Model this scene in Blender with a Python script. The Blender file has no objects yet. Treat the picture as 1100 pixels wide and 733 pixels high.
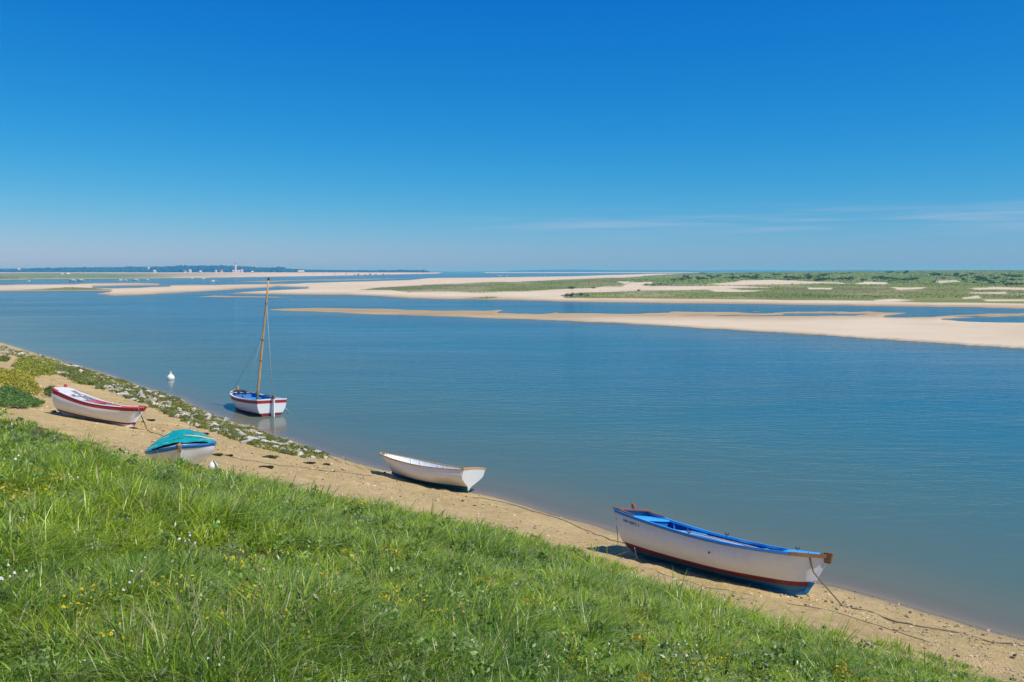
import bpy, bmesh, math, random
import numpy as np
random.seed(7); RNG = np.random.default_rng(11)
# ---------------------------------------------------------------- camera geometry and the lie of the land
F = 917.0; CX, CY = 550.0, 366.5; HC = 7.8
PITCH = math.atan((CY - 291.0) / F)
cp, sp_ = math.cos(PITCH), math.sin(PITCH)
def ray(px, py):
    a = (px - CX) / F; b = -(py - CY) / F
    return np.array([a, cp + b * sp_, -sp_ + b * cp])
def proj(P):
    P = np.asarray(P, float); d = P - np.array([0, 0, HC])
    yc = d[..., 1] * cp - d[..., 2] * sp_; zc = d[..., 1] * sp_ + d[..., 2] * cp
    return np.stack([CX + F * d[..., 0] / yc, CY - F * zc / yc], -1)
def flat(px, py, z=0.0):
    r = ray(px, py); k = (HC - z) / -r[2]
    return np.array([r[0] * k, r[1] * k, z])
NX, NY = 0.748, 0.664           # towards the water, across the shore
TX, TY = -0.664, 0.748          # along the shore, away to the left
SHORE_PX = [(0,368),(60,386),(110,401),(160,418),(185,425),(215,440),(250,454),(300,470),(345,487),(400,502),(470,520),(540,538),
            (600,556),(650,570),(700,583),(780,604),(900,632),(1000,660),(1100,689)]
EDGE_PX = [(0,456),(60,462),(130,505),(165,540),(240,551),(300,541),(340,538),(420,556),(490,569),(560,578),(640,601),(720,636),(800,664),(900,698),(1000,721),(1072,737)]
_sh = np.array([flat(*q) for q in SHORE_PX]); _ss = _sh[:, 0] * TX + _sh[:, 1] * TY; _sp = _sh[:, 0] * NX + _sh[:, 1] * NY
_o = np.argsort(_ss); _ss, _sp = _ss[_o], _sp[_o]
def shore_p(s): return np.interp(s, _ss, _sp)
_ex = _ey = None
def beach_z(p, s):
    d = shore_p(s) - p
    return np.where(d > 0, 0.22 * d, np.maximum(0.16 * d, -7.5))
EDGE_S, EDGE_P = None, None
for q in EDGE_PX:
    r = ray(*q); lo, hi = 2.0, 60.0
    for i in range(60):
        m = (lo + hi) / 2; x, y, z = r[0] * m, r[1] * m, HC + r[2] * m
        if z > beach_z(x * NX + y * NY, x * TX + y * TY): lo = m
        else: hi = m
    EDGE_S = (EDGE_S or []) + [x * TX + y * TY]; EDGE_P = (EDGE_P or []) + [x * NX + y * NY]
_o = np.argsort(EDGE_S); EDGE_S = np.array(EDGE_S)[_o]; EDGE_P = np.array(EDGE_P)[_o]
def edge_p(s): return np.interp(s, EDGE_S, EDGE_P)
def bank_z(x, y):
    p = x * NX + y * NY; s = x * TX + y * TY
    z = beach_z(p, s); g = np.maximum(edge_p(s) - p, 0)
    z = z + 0.13 * g
    return np.where(z > 4.7, 4.7 + 0.5 * (1 - np.exp(-(z - 4.7) / 0.5)), z)
def hit(px, py, f=bank_z):
    r = ray(px, py); lo = 1.0; m = 1.0
    while m < 400:
        if HC + r[2] * m < float(f(r[0] * m, r[1] * m)): break
        lo = m; m *= 1.02
    hi = m
    for i in range(50):
        m = (lo + hi) / 2
        if HC + r[2] * m > float(f(r[0] * m, r[1] * m)): lo = m
        else: hi = m
    return np.array([r[0] * m, r[1] * m, HC + r[2] * m])
HAZE = 0.00029; SKYSTR = 0.10; SKYFIT = ((1.08, 2.9), (0.735, 1.1), (0.88, 0.5))

# ---------------------------------------------------------------- scene, helpers
SC = bpy.context.scene; COL = SC.collection
def _h(ix, iy, seed):
    n = (ix.astype(np.int64) * 374761393 + iy.astype(np.int64) * 668265263 + seed * 974711) & 0x7fffffff
    n = ((n ^ (n >> 13)) * 1274126177) & 0x7fffffff
    return ((n ^ (n >> 16)) & 0xffff) / 65535.0
def vnoise(x, y, seed=0):
    x = np.asarray(x, float); y = np.asarray(y, float)
    ix = np.floor(x); iy = np.floor(y); fx = x - ix; fy = y - iy
    fx = fx * fx * (3 - 2 * fx); fy = fy * fy * (3 - 2 * fy); ix = ix.astype(np.int64); iy = iy.astype(np.int64)
    a = _h(ix, iy, seed); b = _h(ix + 1, iy, seed); c = _h(ix, iy + 1, seed); d = _h(ix + 1, iy + 1, seed)
    return (a + (b - a) * fx) * (1 - fy) + (c + (d - c) * fx) * fy
def fbm(x, y, seed=0, oct=4):
    s = 0; a = 0.5; t = 0
    for i in range(oct):
        s = s + a * (vnoise(x * 2 ** i + 17.3 * i, y * 2 ** i - 9.1 * i, seed + i) - 0.5) * 2; t += a; a *= 0.5
    return s / t
def sstep(a, b, x):
    t = np.clip((np.asarray(x, float) - a) / (b - a), 0, 1); return t * t * (3 - 2 * t)

def tag(o, label=None, cat=None, group=None, kind=None):
    if label: o['label'] = label
    if cat: o['category'] = cat
    if group: o['group'] = group
    if kind: o['kind'] = kind
    return o
def link(name, me, parent=None):
    o = bpy.data.objects.new(name, me); COL.objects.link(o)
    if parent: o.parent = parent
    return o
def empty(name, loc=(0, 0, 0), rot=(0, 0, 0)):
    o = bpy.data.objects.new(name, None); COL.objects.link(o); o.location = loc; o.rotation_euler = rot
    o.empty_display_size = 0.2
    return o
def big_mesh(name, V, quads=None, tris=None, mats=(), col=None, smooth=True, attrs=None):
    me = bpy.data.meshes.new(name); V = np.asarray(V, np.float32)
    q = np.zeros((0, 4), np.int32) if quads is None else np.asarray(quads, np.int32)
    t = np.zeros((0, 3), np.int32) if tris is None else np.asarray(tris, np.int32)
    me.vertices.add(len(V)); me.vertices.foreach_set('co', V.ravel())
    nl = q.size + t.size; me.loops.add(nl); me.polygons.add(len(q) + len(t))
    me.loops.foreach_set('vertex_index', np.concatenate([q.ravel(), t.ravel()]))
    st = np.concatenate([np.arange(len(q)) * 4, q.size + np.arange(len(t)) * 3]).astype(np.int32)
    me.polygons.foreach_set('loop_start', st)
    me.polygons.foreach_set('use_smooth', np.full(len(q) + len(t), smooth))
    me.update(calc_edges=True)
    if col is not None:
        c = np.ones((len(V), 4), np.float32); c[:, :3] = col
        a = me.attributes.new('col', 'FLOAT_COLOR', 'POINT'); a.data.foreach_set('color', c.ravel())
    for k, v in (attrs or {}).items():
        a = me.attributes.new(k, 'FLOAT', 'POINT'); a.data.foreach_set('value', np.asarray(v, np.float32).ravel())
    for m in mats: me.materials.append(m)
    return me
def grid_quads(nr, nc):
    i = np.arange(nr - 1)[:, None] * nc + np.arange(nc - 1)[None, :]
    return np.stack([i, i + 1, i + nc + 1, i + nc], -1).reshape(-1, 4)

class MB:                                   # collects simple shapes into one mesh
    def __init__(s): s.v = []; s.f = []; s.m = []; s.sm = []
    def add(s, V, Fs, mi=0, smooth=False):
        b = len(s.v); s.v += [tuple(map(float, p)) for p in V]
        for f in Fs: s.f.append(tuple(b + i for i in f)); s.m.append(mi); s.sm.append(smooth)
    def grid(s, G, mi=0, smooth=True, flip=False):   # G[r][c] points
        nr, nc = len(G), len(G[0]); V = [p for r in G for p in r]; Fs = []
        for r in range(nr - 1):
            for c in range(nc - 1):
                a = r * nc + c; q = (a, a + 1, a + nc + 1, a + nc); Fs.append(q[::-1] if flip else q)
        s.add(V, Fs, mi, smooth)
    def hexa(s, P, mi=0):                   # 8 corners: bottom 4 then top 4
        s.add(P, [(3, 2, 1, 0), (4, 5, 6, 7), (0, 1, 5, 4), (1, 2, 6, 5), (2, 3, 7, 6), (3, 0, 4, 7)], mi)
    def box(s, c, d, mi=0):
        x, y, z = c; a, b, e = d[0] / 2, d[1] / 2, d[2] / 2
        s.hexa([(x - a, y - b, z - e), (x + a, y - b, z - e), (x + a, y + b, z - e), (x - a, y + b, z - e),
                (x - a, y - b, z + e), (x + a, y - b, z + e), (x + a, y + b, z + e), (x - a, y + b, z + e)], mi)
    def tube(s, P, R, n=8, mi=0, cap=True):
        P = [np.array(p, float) for p in P]; N = len(P); R = [R] * N if np.isscalar(R) else R
        rings = []
        for i in range(N):
            d = P[min(i + 1, N - 1)] - P[max(i - 1, 0)]; d /= np.linalg.norm(d) + 1e-9
            u = np.cross(d, (0, 0, 1.0)); 
            if np.linalg.norm(u) < 1e-3: u = np.cross(d, (0, 1.0, 0))
            u /= np.linalg.norm(u); w = np.cross(u, d)
            rings.append([P[i] + R[i] * (math.cos(a) * u + math.sin(a) * w) for a in [2 * math.pi * k / n for k in range(n)]])
        b = [p for r in rings for p in r]; Fs = []
        for i in range(N - 1):
            for k in range(n): Fs.append((i * n + k, i * n + (k + 1) % n, (i + 1) * n + (k + 1) % n, (i + 1) * n + k))
        s.add(b, Fs, mi, True)
        if cap:
            s.add(rings[0], [tuple(range(n))], mi); s.add(rings[-1], [tuple(range(n))[::-1]], mi)
    def lathe(s, prof, n=16, c=(0, 0, 0), mi=0):
        G = [[(c[0] + r * math.cos(2 * math.pi * k / n), c[1] + r * math.sin(2 * math.pi * k / n), c[2] + z) for k in range(n + 1)] for r, z in prof]
        s.grid(G, mi)
    def build(s, name, mats, parent=None, bevel=0.0):
        me = bpy.data.meshes.new(name); me.from_pydata(s.v, [], s.f); me.update()
        mats = mats if isinstance(mats, (list, tuple)) else [mats]
        for m in mats: me.materials.append(m)
        me.polygons.foreach_set('material_index', s.m); me.polygons.foreach_set('use_smooth', s.sm)
        bm = bmesh.new(); bm.from_mesh(me); bmesh.ops.remove_doubles(bm, verts=bm.verts, dist=0.0004)
        bmesh.ops.recalc_face_normals(bm, faces=bm.faces); bm.to_mesh(me); bm.free(); me.update()
        o = link(name, me, parent)
        if bevel:
            b = o.modifiers.new('bevel', 'BEVEL'); b.width = bevel; b.segments = 2; b.limit_method = 'ANGLE'
        return o
_bm = bmesh.new(); bmesh.ops.create_icosphere(_bm, subdivisions=1, radius=1); _bm.verts.ensure_lookup_table()
ICO1V = np.array([v.co[:] for v in _bm.verts]); ICO1F = np.array([[v.index for v in f.verts] for f in _bm.faces]); _bm.free()
_bm = bmesh.new(); bmesh.ops.create_icosphere(_bm, subdivisions=2, radius=1)
ICO2V = np.array([v.co[:] for v in _bm.verts]); ICO2F = np.array([[v.index for v in f.verts] for f in _bm.faces]); _bm.free()

# ---------------------------------------------------------------- materials
class NT:
    def __init__(s, name):
        s.m = bpy.data.materials.new(name); s.m.use_nodes = True; s.t = s.m.node_tree; s.t.nodes.clear()
        s.out = s.n('ShaderNodeOutputMaterial')
    def n(s, k, **p):
        o = s.t.nodes.new(k)
        for a, b in p.items():
            if a.startswith('i_'): o.inputs[int(a[2:]) if a[2:].isdigit() else a[2:].replace('_', ' ')].default_value = b
            else: setattr(o, a, b)
        return o
    def l(s, a, b): s.t.links.new(a, b)
    def noise(s, vec, scale, detail=4, rough=0.55, dist=0.0):
        o = s.n('ShaderNodeTexNoise', i_Scale=scale, i_Detail=detail, i_Roughness=rough, i_Distortion=dist); s.l(vec, o.inputs['Vector']); return o.outputs['Fac']
    def ramp(s, fac, stops):
        o = s.n('ShaderNodeValToRGB'); e = o.color_ramp.elements
        while len(e) < len(stops): e.new(0.5)
        for q, (p, c) in zip(e, stops):
            q.position = p; q.color = (c, c, c, 1) if np.isscalar(c) else (*c, 1)
        s.l(fac, o.inputs[0]); return o.outputs[0]
    def mix(s, fac, a, b, mode='MIX'):
        o = s.n('ShaderNodeMix', data_type='RGBA', blend_type=mode)
        for v, i in ((fac, 0), (a, 6), (b, 7)):
            if hasattr(v, 'is_linked') or isinstance(v, bpy.types.NodeSocket): s.l(v, o.inputs[i])
            elif np.isscalar(v): o.inputs[i].default_value = v
            else: o.inputs[i].default_value = (*v, 1)
        return o.outputs[2]
    def math(s, op, a, b=0.0, clamp=False):
        o = s.n('ShaderNodeMath', operation=op, use_clamp=clamp)
        for v, i in ((a, 0), (b, 1)):
            if isinstance(v, bpy.types.NodeSocket): s.l(v, o.inputs[i])
            else: o.inputs[i].default_value = v
        return o.outputs[0]
    def attr(s, name): return s.n('ShaderNodeAttribute', attribute_name=name)
    def bump(s, h, strength, dist):
        o = s.n('ShaderNodeBump', i_Strength=strength, i_Distance=dist); s.l(h, o.inputs['Height']); return o.outputs[0]
    def bsdf(s, color, rough=0.6, normal=None, spec=0.5):
        o = s.n('ShaderNodeBsdfPrincipled'); o.inputs['Specular IOR Level'].default_value = spec
        for v, k in ((color, 'Base Color'), (rough, 'Roughness')):
            if isinstance(v, bpy.types.NodeSocket): s.l(v, o.inputs[k])
            elif np.isscalar(v): o.inputs[k].default_value = v
            else: o.inputs[k].default_value = (*v, 1)
        if normal is not None: s.l(normal, o.inputs['Normal'])
        return o
    def surf(s, sh): s.l(sh, s.out.inputs['Surface'])
def obj_vec(t): return t.n('ShaderNodeTexCoord').outputs['Object']
def mapping(t, vec, scale=(1, 1, 1), rot=(0, 0, 0)):
    o = t.n('ShaderNodeMapping'); t.l(vec, o.inputs[0]); o.inputs['Scale'].default_value = scale; o.inputs['Rotation'].default_value = rot
    return o.outputs[0]

def paint(name, c, rough=0.45, dirt=(0.25, 0.19, 0.13), amount=0.35):
    t = NT(name); v = obj_vec(t)
    n1 = t.noise(v, 2.2, 5, 0.6); n2 = t.noise(mapping(t, v, (14, 14, 2.5)), 1.0, 4, 0.6); n3 = t.noise(v, 26, 3)
    d = t.math('MULTIPLY', t.ramp(n1, [(0.42, 0.0), (0.75, 1.0)]), t.ramp(n2, [(0.4, 0.15), (0.7, 1.0)]))
    sc = t.ramp(n3, [(0.66, 0.0), (0.74, 1.0)])
    d = t.math('ADD', t.math('MULTIPLY', d, amount * 1.5), t.math('MULTIPLY', sc, amount * 0.8), True)
    col = t.mix(d, c, dirt)
    col = t.mix(0.12, col, t.ramp(t.noise(v, 6, 3), [(0.3, tuple(x * 0.7 for x in c)), (0.7, tuple(min(1, x * 1.15) for x in c))]))
    b = t.bsdf(col, t.ramp(n1, [(0.3, rough), (0.8, min(1, rough + 0.25))]), t.bump(t.noise(v, 30, 3), 0.12, 0.01), 0.4)
    t.surf(b.outputs[0]); return t.m
def wood(name, c, c2):
    t = NT(name); v = obj_vec(t)
    n = t.noise(mapping(t, v, (2.0, 30, 30)), 1.0, 5, 0.6, 0.3)
    col = t.mix(t.noise(v, 3.0), t.ramp(n, [(0.3, c2), (0.65, c)]), tuple(x * 0.8 for x in c2))
    t.surf(t.bsdf(col, 0.6, t.bump(n, 0.25, 0.006), 0.35).outputs[0]); return t.m
def leafy(name, trans=0.3, rough=0.55, spec=0.25):
    t = NT(name); a = t.attr('col').outputs['Color']
    b = t.bsdf(a, rough, None, spec)
    tr = t.n('ShaderNodeBsdfTranslucent'); t.l(t.mix(1.0, a, (1.25, 1.35, 0.6), 'MULTIPLY'), tr.inputs[0])
    m = t.n('ShaderNodeMixShader', i_0=trans); t.l(b.outputs[0], m.inputs[1]); t.l(tr.outputs[0], m.inputs[2]); t.surf(m.outputs[0]); return t.m
def colmat(name, rough=0.85, bumpy=0.0, scale=12):
    t = NT(name); a = t.attr('col').outputs['Color']; v = obj_vec(t)
    n = t.noise(v, scale, 4)
    col = t.mix(1.0, a, t.ramp(n, [(0.25, 0.72), (0.7, 1.15)]), 'MULTIPLY')
    t.surf(t.bsdf(col, rough, t.bump(n, bumpy, 0.02) if bumpy else None, 0.25).outputs[0]); return t.m
def flatmat(name, c, rough=0.7):
    t = NT(name); v = obj_vec(t)
    col = t.mix(t.noise(v, 5, 4), tuple(x * 0.8 for x in c), tuple(min(1, x * 1.1) for x in c))
    t.surf(t.bsdf(col, rough, None, 0.3).outputs[0]); return t.m

SAND_HI, SAND_LO = (0.60, 0.43, 0.18), (0.45, 0.31, 0.115)
def beach_material():
    t = NT('beach_sand'); v = obj_vec(t)
    big = t.noise(v, 0.55, 5, 0.6); mid = t.noise(v, 3.5, 5, 0.65); fine = t.noise(v, 26, 4, 0.7); grit = t.noise(v, 90, 2, 0.6)
    col = t.mix(t.ramp(big, [(0.32, 0.0), (0.68, 1.0)]), SAND_LO, SAND_HI)
    col = t.mix(t.ramp(mid, [(0.45, 0.0), (0.7, 0.55)]), col, (0.68, 0.52, 0.27))
    col = t.mix(t.ramp(fine, [(0.52, 0.0), (0.62, 0.75)]), col, (0.30, 0.205, 0.10))
    col = t.mix(t.ramp(grit, [(0.60, 0.0), (0.68, 0.75)]), col, (0.62, 0.52, 0.38))
    zc = t.n('ShaderNodeSeparateXYZ'); t.l(v, zc.inputs[0])
    zz = t.math('ADD', zc.outputs[2], t.math('MULTIPLY', t.math('SUBTRACT', big, 0.5), 0.25))
    wet = t.ramp(zz, [(0.03, 1.0), (0.16, 0.0)])
    col = t.mix(t.math('MULTIPLY', wet, 0.35), col, (0.30, 0.22, 0.125))
    g = t.attr('soil').outputs['Fac']
    soil = t.mix(t.noise(v, 5, 4), (0.06, 0.065, 0.022), (0.13, 0.10, 0.045))
    col = t.mix(g, col, soil)
    h = t.math('ADD', t.math('MULTIPLY', mid, 0.6), t.math('ADD', t.math('MULTIPLY', fine, 0.35), t.math('MULTIPLY', grit, 0.1)))
    rg = t.math('SUBTRACT', 0.92, t.math('MULTIPLY', wet, 0.35))
    t.surf(t.bsdf(col, rg, t.bump(h, 1.0, 0.11), 0.25).outputs[0]); return t.m
def flats_material():
    t = NT('tidal_sand'); v = obj_vec(t)
    n = t.noise(v, 0.035, 5, 0.6); n2 = t.noise(mapping(t, v, (0.03, 0.16, 1), (0, 0, 0.12)), 1.0, 6, 0.65, 0.6); n3 = t.noise(mapping(t, v, (0.25, 0.9, 1)), 1.0, 4, 0.6)
    dry = t.mix(t.ramp(n, [(0.35, 0.0), (0.65, 1.0)]), (0.58, 0.455, 0.29), (0.68, 0.56, 0.395))
    damp = t.mix(t.ramp(n2, [(0.34, 0.0), (0.62, 1.0)]), (0.33, 0.235, 0.13), (0.47, 0.335, 0.175))
    damp = t.mix(t.ramp(n3, [(0.5, 0.0), (0.7, 0.4)]), damp, (0.40, 0.30, 0.175))
    col = t.mix(t.attr('dry').outputs['Fac'], damp, dry)
    gn = t.noise(mapping(t, v, (0.018, 0.022, 1)), 1.0, 6, 0.72, 0.4); hn = t.noise(mapping(t, v, (0.010, 0.028, 1)), 1.0, 5, 0.65)
    green = t.ramp(gn, [(0.3, (0.12, 0.165, 0.03)), (0.5, (0.18, 0.21, 0.045)), (0.7, (0.26, 0.235, 0.075))])
    far = t.mix(t.ramp(gn, [(0.3, 0.0), (0.7, 1.0)]), (0.11, 0.18, 0.035), (0.23, 0.28, 0.065))
    green = t.mix(t.attr('lush').outputs['Fac'], green, far)
    green = t.mix(t.ramp(hn, [(0.54, 0.0), (0.66, 0.75)]), green, (0.17, 0.135, 0.065)); green = t.mix(t.ramp(hn, [(0.30, 0.7), (0.42, 0.0)]), green, (0.06, 0.105, 0.026))
    col = t.mix(t.attr('veg').outputs['Fac'], col, green)
    t.surf(t.bsdf(col, 0.9, t.bump(t.noise(v, 0.8, 4), 0.3, 0.2), 0.15).outputs[0]); return t.m
def water_material():
    t = NT('estuary_water'); v = obj_vec(t)
    w1 = t.noise(mapping(t, v, (0.55, 1.5, 1), (0, 0, 0.25)), 1.0, 3, 0.55, 0.3)
    w2 = t.noise(mapping(t, v, (1.9, 5.2, 1), (0, 0, 0.05)), 1.0, 3, 0.6, 0.4)
    w3 = t.noise(mapping(t, v, (0.05, 0.16, 1), (0, 0, 0.3)), 1.0, 3, 0.55)
    calm = t.ramp(t.noise(mapping(t, v, (0.016, 0.05, 1)), 1.0, 3), [(0.35, 0.3), (0.65, 1.1)])
    h = t.math('MULTIPLY', t.math('ADD', t.math('MULTIPLY', w1, 1.0), t.math('ADD', t.math('MULTIPLY', w2, 0.33), t.math('MULTIPLY', w3, 1.4))), calm)
    dep = t.attr('depth').outputs['Fac']
    h = t.math('MULTIPLY', h, t.ramp(t.math('MULTIPLY', dep, 1 / 7.0), [(0.0, 0.2), (0.10, 0.32), (0.18, 0.55), (0.30, 1.1)]))
    nrm = t.bump(h, 1.0, 0.12)
    deep = t.ramp(t.noise(mapping(t, v, (0.02, 0.07, 1)), 1.0, 4), [(0.3, (0.006, 0.122, 0.20)), (0.7, (0.018, 0.165, 0.24))])
    off = t.math('MULTIPLY', dep, 1 / 7.0)
    shal = t.ramp(off, [(0.0, (0.40, 0.325, 0.22)), (0.008, (0.23, 0.21, 0.155)), (0.025, (0.135, 0.15, 0.105)), (0.085, (0.092, 0.148, 0.118)), (0.34, (0.046, 0.146, 0.156)), (1.0, (0.014, 0.143, 0.212))])
    col = t.mix(t.ramp(off, [(0.3, 0.0), (1.0, 0.6)]), shal, deep)
    dif = t.n('ShaderNodeBsdfDiffuse'); t.l(col, dif.inputs[0])
    tr = t.n('ShaderNodeBsdfTransparent'); tr.inputs[0].default_value = (0.86, 0.93, 0.9, 1)
    m1 = t.n('ShaderNodeMixShader'); t.l(t.ramp(dep, [(0.0, 0.0), (0.03, 0.6), (0.2, 1.0)]), m1.inputs[0]); t.l(tr.outputs[0], m1.inputs[1]); t.l(dif.outputs[0], m1.inputs[2])
    gl = t.n('ShaderNodeBsdfGlossy', i_Roughness=0.07); t.l(nrm, gl.inputs['Normal'])
    fr = t.n('ShaderNodeFresnel', i_IOR=1.33); t.l(nrm, fr.inputs['Normal'])
    m2 = t.n('ShaderNodeMixShader'); t.l(t.math('MULTIPLY', fr.outputs[0], 0.8), m2.inputs[0]); t.l(m1.outputs[0], m2.inputs[1]); t.l(gl.outputs[0], m2.inputs[2])
    t.surf(m2.outputs[0]); return t.m

# ---------------------------------------------------------------- near bank: beach and grassy slope, one sheet
def bank_fine(x, y):
    z = bank_z(x, y); s = x * TX + y * TY; p = x * NX + y * NY
    k = sstep(-0.3, 1.2, shore_p(s) - p)
    g = sstep(-0.2, 1.2, edge_p(s) - p)
    z = z + k * (1 - g) * (0.05 * fbm(x * 0.9, y * 0.9, 3) + 0.07 * fbm(x * 3.0, y * 3.0, 5, 3) * (0.4 + 0.6 * sstep(-0.2, 0.2, fbm(x * 0.4, y * 0.4, 7, 2)))) + g * 0.14 * fbm(x * 0.6, y * 0.6, 9)
    return z + 0.03 * fbm(x * 0.7, y * 0.7, 31) * (1 - g)
def grass_cover(x, y):
    s = x * TX + y * TY; p = x * NX + y * NY
    d = edge_p(s) - p
    n = fbm(x * 0.55, y * 0.55, 41, 4); n2 = fbm(x * 1.6, y * 1.6, 47, 3)
    edge = sstep(-0.25, 0.35, d + 1.1 * n + 0.8 * n2)
    bare = sstep(0.42, 0.62, fbm(x * 0.45 + 5, y * 0.45, 77, 3) + 0.25 * n2) * sstep(4.5, 2.0, d)
    return edge * (1 - 0.85 * bare), d
s_ax = np.concatenate([np.arange(-25, 2, 0.4), np.arange(2, 62, 0.11), np.arange(62, 170, 0.6)])
p_ax = np.concatenate([np.arange(-14, 5, 0.35), np.arange(5, 21.5, 0.10), np.arange(21.5, 56, 0.6)])
Pg, Sg = np.meshgrid(p_ax, s_ax)
Xg = Pg * NX + Sg * TX; Yg = Pg * NY + Sg * TY; Zg = bank_fine(Xg, Yg)
cov, _d = grass_cover(Xg, Yg)
me = big_mesh('beach', np.stack([Xg, Yg, Zg], -1).reshape(-1, 3), grid_quads(*Pg.shape)[:, ::-1], mats=[beach_material()], attrs={'soil': cov})
tag(link('beach', me), 'pale brown sand beach sloping from the grass to the water', 'beach', kind='structure')

# ---------------------------------------------------------------- sandbanks, dunes and far shore, one sheet to the horizon
SPIT = [(272,332.6),(310,330.6),(340,330.2),(400,330.8),(470,333.2),(520,333.0),(550,332.2),(535,335.5),(575,336.5),(640,334.6),(690,333.4),(760,334.6),(830,334.6),(900,334.6),(960,334.8),
        (985,335.6),(965,338.5),(950,340.2),(1000,340),(1030,337.4),(1100,336.0),(1400,336.5),(1400,398),(1200,385),(1100,375.5),(1000,369),(900,362),(800,356),(700,350),(600,345),(500,341.5),(440,339.3),(380,337.4),(330,335.2),(300,334.2)]
POOL1 = [(1012,343.2),(1050,341.4),(1100,340.4),(1250,340.6),(1250,347.5),(1100,346.8),(1045,345.6)]
POOL2 = [(636,333.6),(660,333.2),(690,334.8),(720,334.6),(700,336.2),(660,336.0),(640,335.8)]
BANK = [(235,315.6),(262,313.0),(290,311.4),(330,309.6),(300,308.6),(282,306.6),(330,303.4),(440,300.2),(460,298.2),(520,297.6),(600,296.6),(690,296.0),(1500,295.5),(1500,334),(1100,331.4),(1000,330.2),(930,329.2),
        (850,328),(760,327),(680,325.8),(600,324.5),(560,323.3),(520,322.5),(480,322),(440,321.2),(400,318.6),(370,317.5),(340,317.6),(280,316.6)]
LEFTBANK = [(-220,305.5),(0,305.4),(60,304.7),(100,303.8),(150,303.4),(176,304.4),(172,305.6),(230,305.4),(290,304.4),(330,304.0),(290,309.4),(240,312.3),(210,314.4),(180,315.9),(150,317.6),(122,318.6),(98,315.6),(118,313.2),
            (60,313.2),(0,313.6),(-220,315)]
LEFTGAP = [(100,308.6),(150,307.3),(182,307.0),(150,308.3),(120,309.2)]
LOWBAR = [(203,318.6),(230,317.2),(290,318.2),(340,319.6),(400,320.4),(440,321.2),(380,321.0),(335,320.4),(290,320.3),(215,319.8)]
TOPBAR = [(250,303.4),(265,301.6),(300,300.8),(400,298.8),(446,298.4),(440,299.8),(380,301.4),(320,302.4),(290,303.6)]
COAST = [(-260,300.9),(0,300.7),(40,299.9),(90,299.6),(150,299.1),(210,298.6),(290,297.4),(345,296.6),(420,295.0),(470,294.0),(475,293.2),(300,292.8),(-260,292.8)]
EAST_COAST = [(520,293.4),(700,293.3),(1400,293.2),(1400,292.7),(520,292.9)]
VEG = [[(606,320.4),(604,318.6),(612,316.2),(625,314.2),(650,313.5),(690,312.4),(740,312.0),(800,309.6),(860,308),(1500,305),(1500,327),(1100,326),(1000,324.6),(900,323),(760,321.6),(680,321.0),(640,320.5)],
       [(383,311.5),(400,309.6),(440,307.4),(500,304.4),(560,302.6),(600,301.0),(680,297.6),(760,292),(800,286),(1500,284),(1500,309),(860,310),(800,307.4),(700,307.6),(640,309),(622,310.2),(600,311.4),(560,313.4),(515,314.2),(480,313.2),(440,313.6),(420,311.8)],
       [(488,321.4),(500,320.0),(530,318.8),(533,320.2),(510,321.4)],
       [(14,312.6),(35,311.2),(60,309.8),(75,308.5),(100,309.4),(120,310.8),(100,311.8),(60,312.6)],
       [(60,305.4),(80,304.2),(90,304.6),(80,305.4)], [(138,308.9),(160,308.3),(150,309.4)]]
BARE = [[(600,314.2),(618,311.8),(640,309.2),(648,307.4),(666,308.0),(680,304.2),(692,302.6),(702,302.4),(703,304.4),(690,306.2),(706,308.4),(740,307.6),(760,308.2),(792,306.2),(772,309.2),(740,311.4),(700,311.6),(660,313),(630,313.6)],
        [(758,305.2),(790,303),(800,301),(830,301),(870,302.2),(900,303),(915,305),(932,302.6),(954,303.4),(953,305.6),(935,305.8),(900,304.6),(880,304.2),(830,305.6),(800,305.8),(775,306.2)],
        [(758,311.2),(780,309.4),(800,312),(825,312.6),(800,314),(770,313.6)], [(955,308.6),(975,309),(995,308.5),(990,310.4),(965,312)],
        [(1040,310.2),(1070,308.4),(1100,309),(1160,309),(1160,312),(1070,311.2),(1050,312)], [(1032,320.2),(1050,317.4),(1055,320.4),(1036,321.6)],
        [(1055,322),(1100,321.4),(1200,321.4),(1200,323.6),(1060,323.6)], [(1040,314),(1080,313.8),(1078,315.6),(1042,315.4)], [(866,308.4),(895,309),(893,311),(868,310.6)],
        [(940,322.2),(960,320.8),(985,322.4),(960,324.2),(942,323.9)], [(1005,302.2),(1026,301.4),(1030,303.4),(1008,304)], [(660,302.2),(690,303),(672,305.6)]]
def sdf(P, poly):
    P = np.asarray(P, float); out = np.full(len(P), -6.0); Q = np.array(poly, float)
    lo, hi = Q.min(0) - [12, 5], Q.max(0) + [12, 5]
    idx = np.where((P[:, 0] > lo[0]) & (P[:, 0] < hi[0]) & (P[:, 1] > lo[1]) & (P[:, 1] < hi[1]))[0]
    if not len(idx): return out
    p = P[idx]; best = np.full(len(p), 1e9); ins = np.zeros(len(p), bool)
    for a, b in zip(Q, np.roll(Q, -1, 0)):
        e = b - a; w = p - a; k = np.clip((w @ e) / (e @ e + 1e-12), 0, 1)
        best = np.minimum(best, ((w - k[:, None] * e) ** 2).sum(1))
        c = (a[1] > p[:, 1]) != (b[1] > p[:, 1])
        with np.errstate(divide='ignore', invalid='ignore'):
            ins ^= c & (p[:, 0] < (b[0] - a[0]) * (p[:, 1] - a[1]) / (b[1] - a[1]) + a[0])
    out[idx] = np.where(ins, 1, -1) * np.sqrt(best); return out
RIDGE_X = [-400, 430, 560, 620, 700, 770, 800, 900, 1100, 1500]; RIDGE_H = [0.3, 0.5, 1.3, 2.0, 4.0, 5.2, 5.7, 6.6, 7.7, 8.0]
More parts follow.
